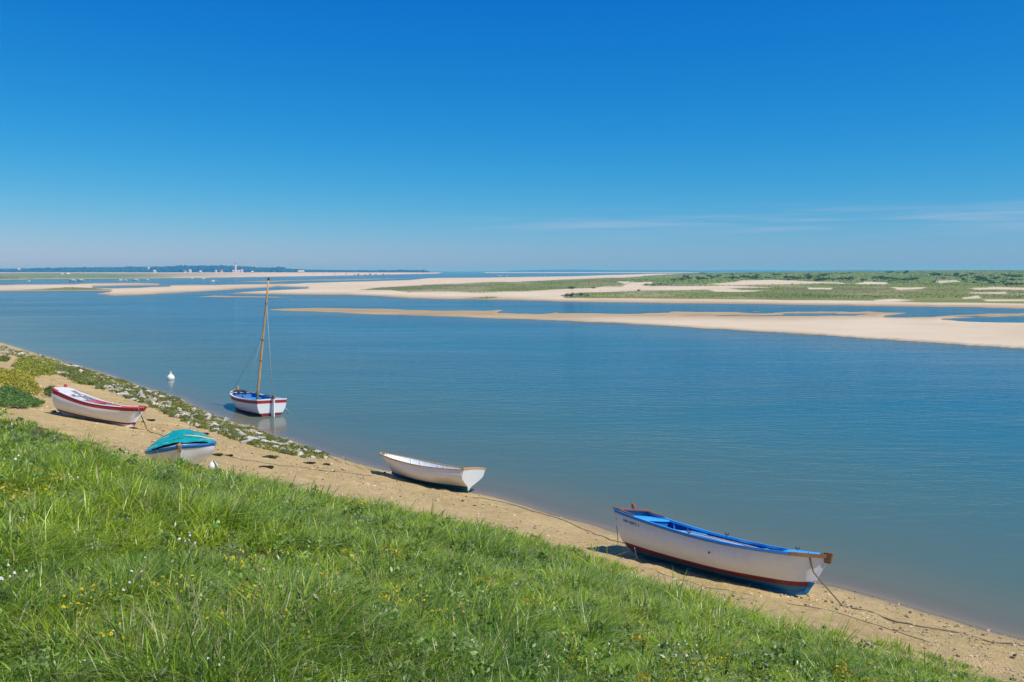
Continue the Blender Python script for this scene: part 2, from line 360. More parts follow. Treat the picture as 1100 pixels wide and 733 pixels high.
def flats_z(x, y):
    x = np.atleast_1d(np.asarray(x, float)); y = np.atleast_1d(np.asarray(y, float))
    P = proj(np.stack([x, y, np.zeros_like(x)], -1)); D = y
    wob = 0.55 * fbm(P[:, 0] / 26, P[:, 1] / 1.6, 61, 4); wk = sstep(292.5, 300, P[:, 1])
    Pw = P + np.stack([0 * wob, wob * wk * np.where(P[:, 1] > 330, 1.2 + 1.6 * sstep(339.5, 335, P[:, 1]) * sstep(520, 600, P[:, 0]), 0.9)], -1)
    d = np.maximum.reduce([np.minimum(np.minimum(sdf(Pw, SPIT), -sdf(Pw, POOL1)), -sdf(Pw, POOL2)), sdf(Pw, BANK), np.minimum(sdf(Pw, LEFTBANK), -sdf(Pw, LEFTGAP)), sdf(Pw, LOWBAR), sdf(Pw, TOPBAR)])
    z = -0.5 + 0.72 * sstep(-0.9, 1.8, d) + sstep(0.5, 7, d) * (0.22 + 0.10 * fbm(P[:, 0] / 40, P[:, 1] / 3.0, 63, 4))
    sp = P[:, 1] > 330.5; z = np.where(sp & (z > 0), z * (0.45 + 0.35 * sstep(340, 350, P[:, 1])), z)
    z = z - 0.7 * sstep(0.06, 0.25, fbm(P[:, 0] / 75, P[:, 1] / 2.0, 67, 3)) * sstep(343, 338, P[:, 1]) * sstep(331, 332.5, P[:, 1]) * sstep(560, 640, P[:, 0])
    c = np.maximum(sdf(P, COAST), sdf(P, EAST_COAST)); z = np.maximum(z, -0.5 + 2.2 * sstep(-0.15, 0.3, c))
    # dunes rise behind the channel on the right
    k = sstep(250, 330, D) * sstep(1500, 1000, D) * sstep(0.5, 3.0, sdf(P, BANK))
    R = np.interp(P[:, 0], RIDGE_X, RIDGE_H); rise = np.clip((D - 235) / (790 - 235), 0, 1) ** 0.9
    hum = fbm(x * 0.02, y * 0.012, 71, 4)
    z = z + k * (R * rise + np.clip(R / 5, 0, 1) * (0.75 * hum))
    return z
u_ax = np.linspace(-1.05, 1.05, 1050); D_ax = np.concatenate([np.geomspace(44, 300, 230), np.geomspace(302, 1300, 330), np.geomspace(1320, 11000, 120)])
D_FLAT = D_ax; Ug, Dg = np.meshgrid(u_ax, D_ax); Xf = (Ug * Dg).ravel(); Yf = Dg.ravel(); Zf = flats_z(Xf, Yf)
near = bank_z(Xf, Yf); Zf = np.where(near > -2.4, np.minimum(Zf, -2.6), Zf)
Pp = proj(np.stack([Xf, Yf, Zf], -1))
w = np.stack([fbm(Xf * 0.05, Yf * 0.02, 91, 4) * 5, fbm(Xf * 0.06, Yf * 0.03, 95, 4) * 0.9], -1)
vm = np.maximum.reduce([sdf(Pp + w, q) for q in VEG]); bm_ = np.maximum.reduce([sdf(Pp + w * 1.1, q) for q in BARE])
veg = sstep(-0.5, 0.5, np.minimum(vm, -bm_ + 0.1)) * sstep(0.02, 0.2, Zf)
patch = fbm(Xf * 0.045, Yf * 0.03, 101, 4)
veg = veg * (0.80 + 0.20 * sstep(-0.25, 0.1, patch + 0.18 * sstep(700, 900, Pp[:, 0]) + 0.3 * sstep(306, 300, Pp[:, 1])))
coastv = sstep(0.25, 0.6, sdf(Pp, COAST)) * sstep(330, 150, Pp[:, 0]) * (0.6 + 0.4 * sstep(-0.2, 0.1, fbm(Xf * 0.01, Yf * 0.004, 105)))
veg = np.maximum(veg, coastv * (0.75 + 0.25 * sstep(200, 120, Pp[:, 0])))
lush = np.maximum(sstep(309, 302, Pp[:, 1]) * sstep(620, 720, Pp[:, 0]), sstep(200, 120, Pp[:, 0]) * (Pp[:, 1] < 301))
tide = Pp[:, 1] > 330.5; dry = np.where(tide, 0.95 * sstep(337.5, 346, Pp[:, 1] + 2.5 * fbm(Pp[:, 0] / 50, Pp[:, 1] / 4, 64)) * sstep(0.02, 0.2, Zf), sstep(0.10, 0.34, Zf))
me = big_mesh('sandbanks', np.stack([Xf, Yf, Zf], -1), grid_quads(*Ug.shape), mats=[flats_material()], attrs={'veg': veg, 'lush': lush, 'dry': dry})
tag(link('sandbanks', me), 'pale sandbanks and green dunes across the estuary', 'sandbanks', kind='structure')
def flats_hit(px, py):
    r = ray(px, py); k = np.geomspace(60, 3000, 2600); z = flats_z(r[0] * k, r[1] * k); h = HC + r[2] * k
    i = np.where(h < z)[0]
    return None if not len(i) else np.array([r[0] * k[i[0]], r[1] * k[i[0]], z[i[0]]])

# ---------------------------------------------------------------- water
u_ax = np.linspace(-1.1, 1.1, 520); D_ax = np.concatenate([np.geomspace(9, 60, 260), np.geomspace(61, 12000, 200)])
Uw, Dw = np.meshgrid(u_ax, D_ax); Xw = (Uw * Dw).ravel(); Yw = Dw.ravel()
near = bank_fine(Xw, Yw); fz = flats_z(Xw, Yw)
depth = np.where(Yw < 46, -near, np.minimum(-near, np.where(fz < 0, 7.5 * np.clip(-fz / 0.5, 0, 1) ** 1.5, -fz)))
me = big_mesh('water', np.stack([Xw, Yw, np.zeros_like(Xw)], -1), grid_quads(*Uw.shape), mats=[water_material()], attrs={'depth': np.clip(depth, 0, 7)})
tag(link('water', me), 'rippled blue green estuary water', 'water', kind='structure')

# ---------------------------------------------------------------- far hills beyond the sea
def hill_strip(name, D, pts, mat, label):
    xs = np.arange(pts[0][0], pts[-1][0] + 0.1, 1.5); hy = np.interp(xs, [q[0] for q in pts], [q[1] for q in pts])
    rows = []
    for k, f in ((-0.10, 0.0), (-0.04, 0.6), (0.0, 1.0), (0.06, 0.8), (0.12, 0.0)):
        Dk = D * (1 + k); top = HC + (291.0 - hy) * D / F
        z = np.maximum(f * (top + 0.12 * top * fbm(xs / 9, xs * 0 + k * 30, 131)) - (1 - f) * 2, -2)
        rows.append(np.stack([(xs - CX) / F * Dk, np.full_like(xs, Dk), z], -1))
    G = np.array(rows); me = big_mesh(name, G.reshape(-1, 3), grid_quads(5, len(xs)), mats=[mat])
    return tag(link(name, me), label, 'hills', kind='structure')
HILLMAT = NT('hill_cover'); _v = obj_vec(HILLMAT)
HILLMAT.surf(HILLMAT.bsdf(HILLMAT.mix(HILLMAT.noise(_v, 0.01, 5, 0.65), (0.03, 0.06, 0.02), (0.09, 0.11, 0.05)), 0.95, None, 0.1).outputs[0]); HILLMAT = HILLMAT.m
hill_strip('hills', 3950, [(-260,290),(-100,288.5),(0,288.8),(60,287.8),(120,287.2),(200,286.2),(240,286),(270,286.8),(310,289),(350,290.2),(400,290.6),(440,290.2),(458,290.6),(464,292.5)], HILLMAT, 'low wooded hills behind the left far shore')
hill_strip('hills', 8200, [(545,291),(580,290),(620,289.7),(660,290.5),(760,290.7),(800,290.2),(860,290.6),(930,290.1),(1000,290.5),(1100,290.2),(1300,290.2)], HILLMAT, 'faint low coast on the horizon at right')

# ---------------------------------------------------------------- grass on the slope
def blades(roots, h, w_, lean, az, droop, col, seg=3):
    n = len(roots); t = np.array([0, 0.4, 0.75, 1.0])
    dx = np.cos(az); dy = np.sin(az)                    # lean direction
    fx = np.cos(az + 1.57 + RNG.normal(0, 0.6, n)); fy = np.sin(az + 1.57 + RNG.normal(0, 0.6, n))
    V = np.zeros((n, 7, 3), np.float32); k = 0
    for i, ti in enumerate(t):
        off = h * (lean * ti + droop * ti ** 2.2); up = h * (ti - 0.45 * droop * ti ** 2.5) * np.sqrt(np.maximum(0.2, 1 - (lean * 0.6) ** 2))
        c = np.stack([roots[:, 0] + dx * off, roots[:, 1] + dy * off, roots[:, 2] + up], -1)
        wi = w_ * (1.0, 0.95, 0.62, 0)[i] * 0.5
        if i < 3:
            V[:, k] = c - np.stack([fx * wi, fy * wi, 0 * wi], -1); V[:, k + 1] = c + np.stack([fx * wi, fy * wi, 0 * wi], -1); k += 2
        else: V[:, k] = c
    b = np.arange(n)[:, None] * 7
    q = np.concatenate([b + np.array([[0, 1, 3, 2]]), b + np.array([[2, 3, 5, 4]])]); tr = b + np.array([[4, 5, 6]])
    C = np.repeat(col, 7, axis=0)
    return V.reshape(-1, 3), q, tr, C
def grass_colours(x, y, n, cid, cl):
    a = 0.55 * fbm(x * 0.3, y * 0.3, 151, 3) + 0.55 * fbm(x * 1.5, y * 1.5, 157, 2) + RNG.normal(0.02, 0.2, n) + cl
    b = fbm(x * 0.5 + 9, y * 0.5, 163, 3) + cid
    lime = np.array([0.37, 0.46, 0.022]); mid = np.array([0.265, 0.38, 0.024]); dark = np.array([0.10, 0.20, 0.02]); grey = np.array([0.27, 0.32, 0.14]); straw = np.array([0.44, 0.37, 0.20])
    k = np.clip(a * 0.9 + 0.5, 0, 1)[:, None]
    c = np.where(k < 0.5, dark + (mid - dark) * k * 2, mid + (lime - mid) * (k - 0.5) * 2)
    g = (sstep(0.25, 0.6, b) * (RNG.random(n) < 0.4))[:, None]; c = c * (1 - 0.8 * g) + grey * 0.8 * g
    c = np.where((RNG.random(n) < 0.06)[:, None], grey * 1.25, c)
    st = (RNG.random(n) < 0.06 + 0.12 * sstep(0.1, 0.5, fbm(x * 0.5, y * 0.5, 171)))[:, None]
    c = np.where(st, straw * RNG.uniform(0.7, 1.15, (n, 1)), c)
    return np.minimum(c * RNG.uniform(0.6, 1.45, (n, 1)), 0.6)
def sample_view(n, D0, D1, U=0.74, power=0.0):
    D = np.exp(RNG.uniform(math.log(D0), math.log(D1), n)); u = RNG.uniform(-U, U, n); return u * D, D
def grass_field(nclump, per, D0, D1, hscale=1.0):
    x, y = sample_view(nclump, D0, D1)
    cv, d = grass_cover(x, y); keep = (RNG.random(nclump) < cv ** 1.3) | ((d > -1.5) & (d < 0.3) & (fbm(x * 0.8 + 3, y * 0.8, 251, 3) > 0.2) & (RNG.random(nclump) < 0.55)); x, y, d = x[keep], y[keep], d[keep]
    D = y; n0 = len(x)
    hc = (0.235 + 0.18 * fbm(x * 0.45, y * 0.45, 181, 3) + 0.24 * fbm(x * 1.3, y * 1.3, 187, 2)) * RNG.uniform(0.5, 1.5, n0) * hscale
    hc *= 0.45 + 0.55 * sstep(-0.1, 1.5, d)
    hc = np.where((RNG.random(n0) < 0.16) & (d < 2.0), np.maximum(hc, 0.17) * 1.6, hc); hc = np.maximum(hc, 0.07); az0 = RNG.uniform(0, 6.283, n0); cid = RNG.normal(0, 0.3, n0); cl = RNG.normal(0.03, 0.42, n0)
    i = np.repeat(np.arange(n0), per); n = len(i); rr = np.abs(RNG.normal(0, 1, n)); r = rr * (0.055 + 0.03 * np.sqrt(D[i] / 8)) * (0.6 + 0.8 * hc[i] / 0.25); th = RNG.uniform(0, 6.283, n)
    bx = x[i] + r * np.cos(th); by = y[i] + r * np.sin(th)
    h = hc[i] * RNG.uniform(0.5, 1.1, n) / (1 + 0.25 * rr); az = np.where(RNG.random(n) < 0.6, th + RNG.normal(0, 0.5, n), np.where(RNG.random(n) < 0.6, az0[i], 0.9) + RNG.normal(0, 0.9, n))
    lean = np.abs(RNG.normal(0.12, 0.22, n)) + 0.30 * rr; droop = np.abs(RNG.normal(0.6, 0.45, n))
    w_ = np.clip(0.0088 * (D[i] / 8) ** 0.85, 0.007, 0.05) * RNG.uniform(0.6, 1.5, n)
    z = bank_fine(bx, by) - 0.02
    return blades(np.stack([bx, by, z], -1), h, w_, lean, az, droop, grass_colours(bx, by, n, cid[i], cl[i]))
# leaf-clump builder for bushes, scrub and weed
def leaf_cloud(centers, radii, nper, leaf, col, colvar=0.25, flatten=0.7, up=0.3):
    n0 = len(centers); i = np.repeat(np.arange(n0), nper); n = len(i)
    d = RNG.normal(0, 1, (n, 3)); d /= np.linalg.norm(d, axis=1)[:, None]; d[:, 2] = np.abs(d[:, 2]) * flatten * (1 if up >= 0 else RNG.choice([-1, 1], n))
    c = centers[i] + d * (radii[i] * RNG.uniform(0.35, 1.05, n) ** 0.6)[:, None]
    a = RNG.normal(0, 1, (n, 3)); a[:, 2] += up; a /= np.linalg.norm(a, axis=1)[:, None]; b = np.cross(a, RNG.normal(0, 1, (n, 3))); b /= np.linalg.norm(b, axis=1)[:, None] + 1e-9
    L = (leaf * RNG.uniform(0.6, 1.4, n))[:, None] if np.isscalar(leaf) else (leaf[i] * RNG.uniform(0.6, 1.4, n))[:, None]
    V = np.stack([c - a * L, c + b * L * 0.45, c + a * L, c - b * L * 0.45], 1).reshape(-1, 3)
    q = np.arange(n)[:, None] * 4 + np.arange(4)[None, :]
    cc = np.asarray(col, float); cc = cc[i] if cc.ndim == 2 else np.tile(cc, (n, 1))
    C = np.repeat(cc * RNG.uniform(1 - colvar, 1 + colvar, (n, 1)), 4, 0)
    return V, q, C
parts = [grass_field(7600, 46, 3.2, 11), grass_field(8200, 38, 10, 22), grass_field(6000, 28, 20, 62)]
# the separate dark tuft bed on the sand at far left
def hitv(P, f=bank_z):
    P = np.asarray(P, float); a = (P[:, 0] - CX) / F; b = -(P[:, 1] - CY) / F; ry = cp + b * sp_; rz = -sp_ + b * cp
    k = np.geomspace(3, 400, 700)[:, None]; g = HC + rz * k - f(a * k, ry * k); i = np.argmax(g < 0, 0); j = np.arange(len(P))
    k0, k1, g0, g1 = k[i - 1, 0], k[i, 0], g[i - 1, j], g[i, j]; m = k0 + (k1 - k0) * g0 / (g0 - g1)
    return np.stack([a * m, ry * m, HC + rz * m], -1)
def poly_points(poly, n):
    Q = np.array(poly, float); lo, hi = Q.min(0), Q.max(0); out = []
    while len(out) < n:
        P = RNG.uniform(lo, hi, (400, 2)); out += [tuple(p) for p in P[sdf(P, poly) > 0]]
    return hitv(np.array(out[:n]))
def merge(ps):
    V, Q, T, C = [], [], [], []; o = 0
    for v, q, t, c in ps: V.append(v); Q.append(q + o); T.append(t + o); C.append(c); o += len(v)
    return np.concatenate(V), np.concatenate(Q), np.concatenate(T), np.concatenate(C)
V, Q, T, C = merge(parts)

x, y = sample_view(4200, 3.6, 30); cv, _d = grass_cover(x, y); m = (RNG.random(len(x)) < cv) & ((fbm(x * 0.9, y * 0.9, 241, 3) > 0.22) | (RNG.random(len(x)) < 0.3)) & (_d > 0.6); x, y = x[m], y[m]; n = len(x)
cc = np.array([0.21, 0.31, 0.06]) * RNG.uniform(0.5, 1.5, (n, 1)); k = RNG.random(n); cc = np.where((k < 0.3)[:, None], np.array([0.30, 0.38, 0.13]) * RNG.uniform(0.7, 1.2, (n, 1)), cc); cc = np.where((k > 0.94)[:, None], np.array([0.48, 0.40, 0.05]) * RNG.uniform(0.8, 1.2, (n, 1)), cc)
lv, lq, lc = leaf_cloud(np.stack([x, y, bank_fine(x, y) + RNG.uniform(0.05, 0.22, n)], -1), RNG.uniform(0.06, 0.16, n), 34, 0.014 + 0.010 * y / 8, cc, 0.4, 0.8, 0.5)
Q = np.concatenate([Q, lq + len(V)]); V = np.concatenate([V, lv]); C = np.concatenate([C, lc])
GRASS = leafy('grass_blade', 0.38, 0.36, 0.45)
tag(link('grass', big_mesh('grass', V, Q, T, [GRASS], C)), 'long tangled green grass covering the near slope', 'grass', kind='stuff')

LEAF = leafy('shore_leaf', 0.25, 0.55)
BUSH_PX = [[(0,420),(14,421),(28,427),(46,437),(40,440),(0,439)]]
pts = poly_points(BUSH_PX[0], 130); root = pts.mean(0)
v, q, c = leaf_cloud(pts - root + [0, 0, 0.1], RNG.uniform(0.08, 0.26, len(pts)), 120, 0.045, (0.15, 0.25, 0.06), 0.35, 0.9, 0.8)
b = tag(empty('bush', root), 'low dark green bush on the sand at the left edge', 'bush')
link('foliage', big_mesh('foliage', v, q, None, [LEAF], c, False), b)
WOODY = flatmat('woody_stem', (0.12, 0.09, 0.05))
for k in range(9):
    mb = MB(); p = pts[k * 9] - root; mb.tube([p + [0, 0, -0.05], p + [0.03, 0.02, 0.12], p + [0.1 * math.cos(k), 0.1 * math.sin(k), 0.3]], [0.02, 0.014, 0.006], 5); mb.build('stem', WOODY, b)
# yellow-green scrub behind the red boat
SCRUB_PX = [[(12,398),(22,382),(40,384),(60,391),(64,402),(40,405),(16,400)], [(0,399),(22,398),(36,405),(34,412),(20,420),(0,412)], [(20,415),(34,414),(42,422),(30,426),(20,423)], [(0,384),(8,385),(7,389),(0,389)],
            [(50,420),(58,416),(60,425),(50,427)], [(62,392),(90,400),(120,412),(112,420),(84,412),(62,402)]]
P_, R_, C_ = [], [], []
for k, (poly, n) in enumerate(zip(SCRUB_PX, (260, 170, 60, 25, 25, 150))):
    P_.append(poly_points(poly, n)); R_.append(RNG.uniform(0.14, 0.34, n))
    c = np.array([(0.33, 0.35, 0.05), (0.42, 0.38, 0.05), (0.40, 0.37, 0.05), (0.18, 0.22, 0.045), (0.15, 0.19, 0.045), (0.24, 0.27, 0.06)][k])
    C_.append(c * RNG.uniform(0.6, 1.25, (n, 1)))
v, q, c = leaf_cloud(np.concatenate(P_), np.concatenate(R_), 70, 0.055, np.concatenate(C_), 0.3, 0.8, 0.6)
tag(link('scrub', big_mesh('scrub', v, q, None, [LEAF], c, False)), 'yellow green low scrub on the sand behind the red rimmed boat', 'scrub', kind='stuff')

# ---------------------------------------------------------------- rubble and weed along the waterline at left
STRIP_PX = [(0,372),(40,382),(80,393),(110,403),(140,413),(170,422),(195,433),(215,442),(245,454),(280,466),(310,477),(342,488),(352,493),(330,493),(300,487),(270,478),(240,468),(212,459),(188,449),(160,437),(130,425),(100,414),(70,404),(46,396),(20,384),(0,380)]
def stones(pts, size, col, seed=0):
    n = len(pts); nv = len(ICO1V); S = size[:, None] * RNG.uniform(0.6, 1.3, (n, 3)) * [1, 1, 0.62]
    V = ICO1V[None] * (1 + RNG.uniform(-0.22, 0.22, (n, nv, 1))) * S[:, None, :]
    a = RNG.uniform(0, 6.28, n); ca, sa = np.cos(a)[:, None], np.sin(a)[:, None]
    x = V[..., 0] * ca - V[..., 1] * sa; y = V[..., 0] * sa + V[..., 1] * ca
    V = np.stack([x, y, V[..., 2]], -1) + pts[:, None, :]
    F_ = ICO1F[None] + (np.arange(n) * nv)[:, None, None]
    return V.reshape(-1, 3), F_.reshape(-1, 3), np.repeat(col, nv, 0)
STONE = colmat('pale_stone', 0.9, 0.4, 9)
n = 3200; P = poly_points(STRIP_PX, n); size = RNG.gamma(1.3, 0.055, n) + 0.03
pale = np.array([0.52, 0.47, 0.40]); tan = np.array([0.36, 0.30, 0.20]); olive = np.array([0.10, 0.115, 0.04])
k = RNG.random(n); col = np.where((k < 0.40)[:, None], pale, np.where((k < 0.58)[:, None], tan, olive)) * RNG.uniform(0.75, 1.15, (n, 1))
v, t_, c = stones(P + [0, 0, 0.02], size, col)
tag(link('rubble', big_mesh('rubble', v, None, t_, [STONE], c, False)), 'strip of pale and weedy rubble along the waterline at left', 'rubble', kind='stuff')
n = 1500; P = poly_points(STRIP_PX, n); m = fbm(P[:, 0] * 0.35, P[:, 1] * 0.35, 201, 3) + 0.25 > RNG.uniform(-0.5, 0.5, n); P = P[m]; n = len(P)
col = np.array([0.24, 0.25, 0.05]) + fbm(P[:, 0] * 0.5, P[:, 1] * 0.5, 207)[:, None] * np.array([0.12, 0.09, 0.0])
v, q, c = leaf_cloud(P + [0, 0, 0.04], RNG.uniform(0.10, 0.26, n), 40, 0.05, np.clip(col, 0.02, 1), 0.35, 0.55, 0.3)
tag(link('seaweed', big_mesh('seaweed', v, q, None, [LEAF], c, False)), 'green weed growing over the rubble at the waterline', 'seaweed', kind='stuff')
# larger pale stones one can pick out
STONE_ME = []
for j in range(5):
    V = ICO2V * (1 + 0.22 * fbm(ICO2V[:, 0] * 1.7 + j * 7, ICO2V[:, 1] * 1.7 + ICO2V[:, 2], 210 + j)[:, None]) * [1, 0.7 + 0.06 * j, 0.55]
    STONE_ME.append(big_mesh('stone', V, None, ICO2F, [STONE], np.tile([0.42, 0.38, 0.32], (len(V), 1)), False))
P = poly_points(STRIP_PX, 48); first = None
for j, p in enumerate(P):
    o = link('stone', STONE_ME[j % 5]) if j < 5 else first[j % 5].copy()
    if j < 5: first = (first or []) + [o]
    else: COL.objects.link(o)
    s = random.uniform(0.08, 0.19); o.scale = (s, s * random.uniform(0.8, 1.1), s); s *= 0.75 + 0.9 * random.random() ** 3; o.scale = (s, s * random.uniform(0.7, 1.2), s * random.uniform(0.6, 1.1)); o.location = (p[0], p[1], p[2] - 0.12 * s); o.rotation_euler = (0.1 * random.random(), 0.1, random.uniform(0, 6.28))
    tag(o, 'large pale stone in the weedy rubble strip at the waterline', 'stone', 'large stones in the rubble strip')
# pebbles and shell grit over the beach
n = 42000; x, y = sample_view(n, 10, 62, 0.7); s = x * TX + y * TY; p = x * NX + y * NY
m = (p < shore_p(s) + 0.25) & (p > edge_p(s) - 0.4) & (RNG.random(n) < 0.15 + 0.85 * sstep(-0.15, 0.25, fbm(s * 0.25, p * 1.1, 221, 3))); x, y = x[m], y[m]; n = len(x)
size = (0.010 + RNG.gamma(1.3, 0.0085, n)) * (y / 17) ** 0.5; k = RNG.random(n)
col = np.where((k < 0.22)[:, None], [0.64, 0.53, 0.37], np.where((k < 0.78)[:, None], [0.47, 0.345, 0.175], [0.11, 0.085, 0.05])) * RNG.uniform(0.8, 1.15, (n, 1))
v, t_, c = stones(np.stack([x, y, bank_fine(x, y) + size * 0.2], -1), size, col)
tag(link('pebbles', big_mesh('pebbles', v, None, t_, [STONE], c, False)), 'small pebbles and shell grit scattered on the sand', 'pebbles', kind='stuff')
# lumps of weed lying on the sand
WEED_PX = [((289,492), 0.30, 'green weed lump alone on the sand below the rubble strip', 1), ((283,503), 0.26, 'dark weed lump on the sand right of the teal covered boat', 0), ((246,490), 0.13, 'small dark weed scrap beside the teal covered boat', 0),
           ((334,498), 0.22, 'dark weed lump near the water below the rubble strip end', 0), ((349,500), 0.2, 'dark flat weed at the water beyond the rubble strip', 0), ((218,467), 0.28, 'dark weed streak on the sand above the teal cover', 0),
           ((161,452), 0.22, 'dark weed lump right of the bow of the red rimmed boat', 0), ((198,453), 0.2, 'dark weed patch at the sandy foot of the rubble', 0), ((233,489), 0.18, 'green weed scrap against the teal covered boat', 1)]
for (px, r_, lab, g) in WEED_PX:
    p = hit(*px); v, q, c = leaf_cloud(RNG.normal(0, r_ * 0.35, (14, 3)) * [1, 1, 0.05], np.full(14, r_ * 0.5), 60, 0.035, (0.075, 0.10, 0.025) if g else (0.035, 0.035, 0.018), 0.35, 0.35, 0.1)
    o = link('weed_clump', big_mesh('weed_clump', v, q, None, [LEAF], c, False)); o.location = p; tag(o, lab, 'weed', 'weed lumps on the sand')

# ---------------------------------------------------------------- wildflowers in the grass
STEMG = flatmat('flower_stem', (0.08, 0.12, 0.03)); YEL = flatmat('yellow_petals', (0.62, 0.47, 0.02), 0.6); WHT = flatmat('white_petals', (0.72, 0.72, 0.66), 0.6)
def flower_proto(name, mat, heads, spread, r_, h, lab, group):
    o = tag(empty(name), lab, 'wildflower', group); a = MB()
    for k in range(heads):
        th = 6.28 * k / heads + random.uniform(-0.4, 0.4); rr = spread * math.sqrt(random.uniform(0.1, 1)); top = np.array([rr * math.cos(th), rr * math.sin(th), h * random.uniform(0.75, 1.1)])
        a.tube([(0, 0, 0), (top[0] * 0.25, top[1] * 0.25, h * 0.5), top], [0.004, 0.003, 0.002], 4)
        b = MB(); q = r_ * random.uniform(0.6, 1.25); nr = 12                  # one lobed, domed head of many florets
        lob = [0.62 + 0.38 * random.random() if j % 2 else 0.45 + 0.2 * random.random() for j in range(nr)]; tl = (random.uniform(-.35, .35), random.uniform(-.35, .35))
        ring = lambda f, dz: [(top[0] + q * f * lob[j] * math.cos(2 * math.pi * j / nr), top[1] + q * f * lob[j] * math.sin(2 * math.pi * j / nr), top[2] + dz + q * f * (tl[0] * math.cos(2 * math.pi * j / nr) + tl[1] * math.sin(2 * math.pi * j / nr))) for j in range(nr)]
        b.add([tuple(top)] + ring(1.0, 0.006) + ring(0.55, 0.014 + 0.2 * q) + [(top[0], top[1], top[2] + 0.016 + 0.2 * q)], [(0, 1 + (j + 1) % nr, 1 + j) for j in range(nr)] + [(1 + j, 1 + (j + 1) % nr, 1 + nr + (j + 1) % nr, 1 + nr + j) for j in range(nr)] + [(1 + nr + j, 1 + nr + (j + 1) % nr, 1 + 2 * nr) for j in range(nr)])
        b.build('flower_head', mat, o)
    a.build('stem', STEMG, o); return o
def dup(root):
    r = root.copy(); COL.objects.link(r)
    for ch in root.children:
        c = ch.copy(); COL.objects.link(c); c.parent = r
    return r
YL, WL = 'small yellow wildflower cluster standing in the grass', 'white umbel wildflower cluster standing in the grass'
ypro = [flower_proto('yellow_wildflower', YEL, 4 + k, 0.10, 0.016, 0.31, YL, 'yellow wildflowers in the grass') for k in range(3)]
wpro = [flower_proto('white_wildflower', WHT, 3, 0.10, 0.018, 0.31, WL, 'white wildflowers in the grass') for k in range(3)]
YPX = [(85,660),(95,655),(78,668),(190,642),(200,648),(172,640),(183,630),(186,600),(250,617),(262,622),(340,628),(352,635),(344,650),(440,640),(452,668),(478,675),(500,670),(420,660),(672,644),(690,642),(760,712),(768,709),(775,713),(765,718),(780,712),(600,640),(558,690),(300,690),(330,705),(120,700),(240,690),(610,700),(690,690),(30,520),(55,545),(680,648),(850,718),(905,725)]
WPX = [(72,530),(80,527),(4,645),(14,643),(136,638),(150,627),(160,632),(178,652),(16,514),(720,722),(735,725),(850,728),(742,718),(202,584),(205,590),(300,598),(240,470),(590,668),(100,722),(230,730),(650,722)]
for PX, pro in ((YPX, ypro), (WPX, wpro)):
    for k, (px, py) in enumerate(PX):
        p = hit(px, py + 14 if py > 560 else py + 7); o = pro[k] if k < 3 else dup(pro[k % 3])
        s = random.uniform(0.75, 1.15); o.location = (p[0], p[1], float(bank_fine(p[0], p[1])) - 0.03); o.rotation_euler = (0, 0, random.uniform(0, 6)); o.scale = (s, s, s)

# ---------------------------------------------------------------- dune plants
n = 170000; x, y = sample_view(n, 230, 900, 0.72); ii = np.clip(np.round((x / y + 1.05) / 2.1 * 1049).astype(int), 0, 1049); jj = np.clip(np.searchsorted(D_FLAT, y), 0, 679)
idx = jj * 1050 + ii; keep = RNG.random(n) < np.clip(veg[idx] * 1.2 - 0.2, 0, 1) * (0.20 - 0.02 * lush[idx]); x, y, idx = x[keep], y[keep], idx[keep]; n = len(x); z = flats_z(x, y)
h = RNG.uniform(0.08, 0.26, n) * (1 + 0.9 * lush[idx]); wd = h * RNG.uniform(1.2, 2.4, n); a = RNG.uniform(0, 3.14, n)
tint = fbm(x * 0.02, y * 0.012, 231, 3)[:, None]
col = np.array([0.21, 0.25, 0.07]) * (1 + 0.5 * tint) * RNG.uniform(0.7, 1.3, (n, 1)); col = np.where(lush[idx][:, None] > RNG.random((n, 1)), np.array([0.20, 0.29, 0.075]) * (1 + 0.7 * tint) * RNG.uniform(0.6, 1.4, (n, 1)), col)
VV = []
for k in range(3):
    ax = a + k * 1.05; dx, dy = np.cos(ax) * wd, np.sin(ax) * wd
    VV.append(np.stack([np.stack([x - dx * 0.6, y - dy * 0.6, z - 0.1], -1), np.stack([x + dx * 0.6, y + dy * 0.6, z - 0.1], -1), np.stack([x + dx * RNG.uniform(-0.5, 0.9, n), y + dy * 0.4, z + h], -1)], 1))
V = np.stack(VV, 1).reshape(-1, 3); T = np.arange(len(V)).reshape(-1, 3)
tag(link('dune_grass', big_mesh('dune_grass', V, None, T, [LEAF], np.repeat(col, 9, 0), False)), 'green marram and low plants covering the dunes at right', 'dune grass', kind='stuff')
SHRUB_ME = []
for j in range(6):
    cs = RNG.normal(0, 1, (16, 3)) * [0.62, 0.5, 0.20] + [0, 0, 0.42]; 
    v, q, c = leaf_cloud(cs, RNG.uniform(0.25, 0.45, 16), 46, 0.10, (0.065, 0.115, 0.03) if j < 3 else (0.10, 0.16, 0.045), 0.4, 0.8, 0.6)
    SHRUB_ME.append(big_mesh('foliage', v, q, None, [LEAF], c, False))
SHRUB_PX = [(760,297.5),(724,302),(695,306.5),(702,306.5),(709,306.3),(716,306.2),(787,300),(836,295.5),(832,296),(885,297),(884,301.5),(878,302),(870,300),(905,301),(912,301),(955,293.5),(965,293.5),(973,293.6),(940,299),(946,300),(953,300.5),(960,301),(970,301.5),(978,301),(985,300.5),
            (1004,296.5),(1009,296),(1017,296.5),(1027,297),(1036,297),(1058,301),(1062,303),(1067,305),(1072,304.5),(1077,303.5),(1080,306),(1086,306.5),(1092,306.5),(1098,306),(1078,296),(1097,298),(1088,298),(614,319),(625,318.4),(612,310.8),(637,310.2),(686,313),(740,300),(750,301),(800,299),(812,300),(826,299),(845,299.5),(855,300.5)]
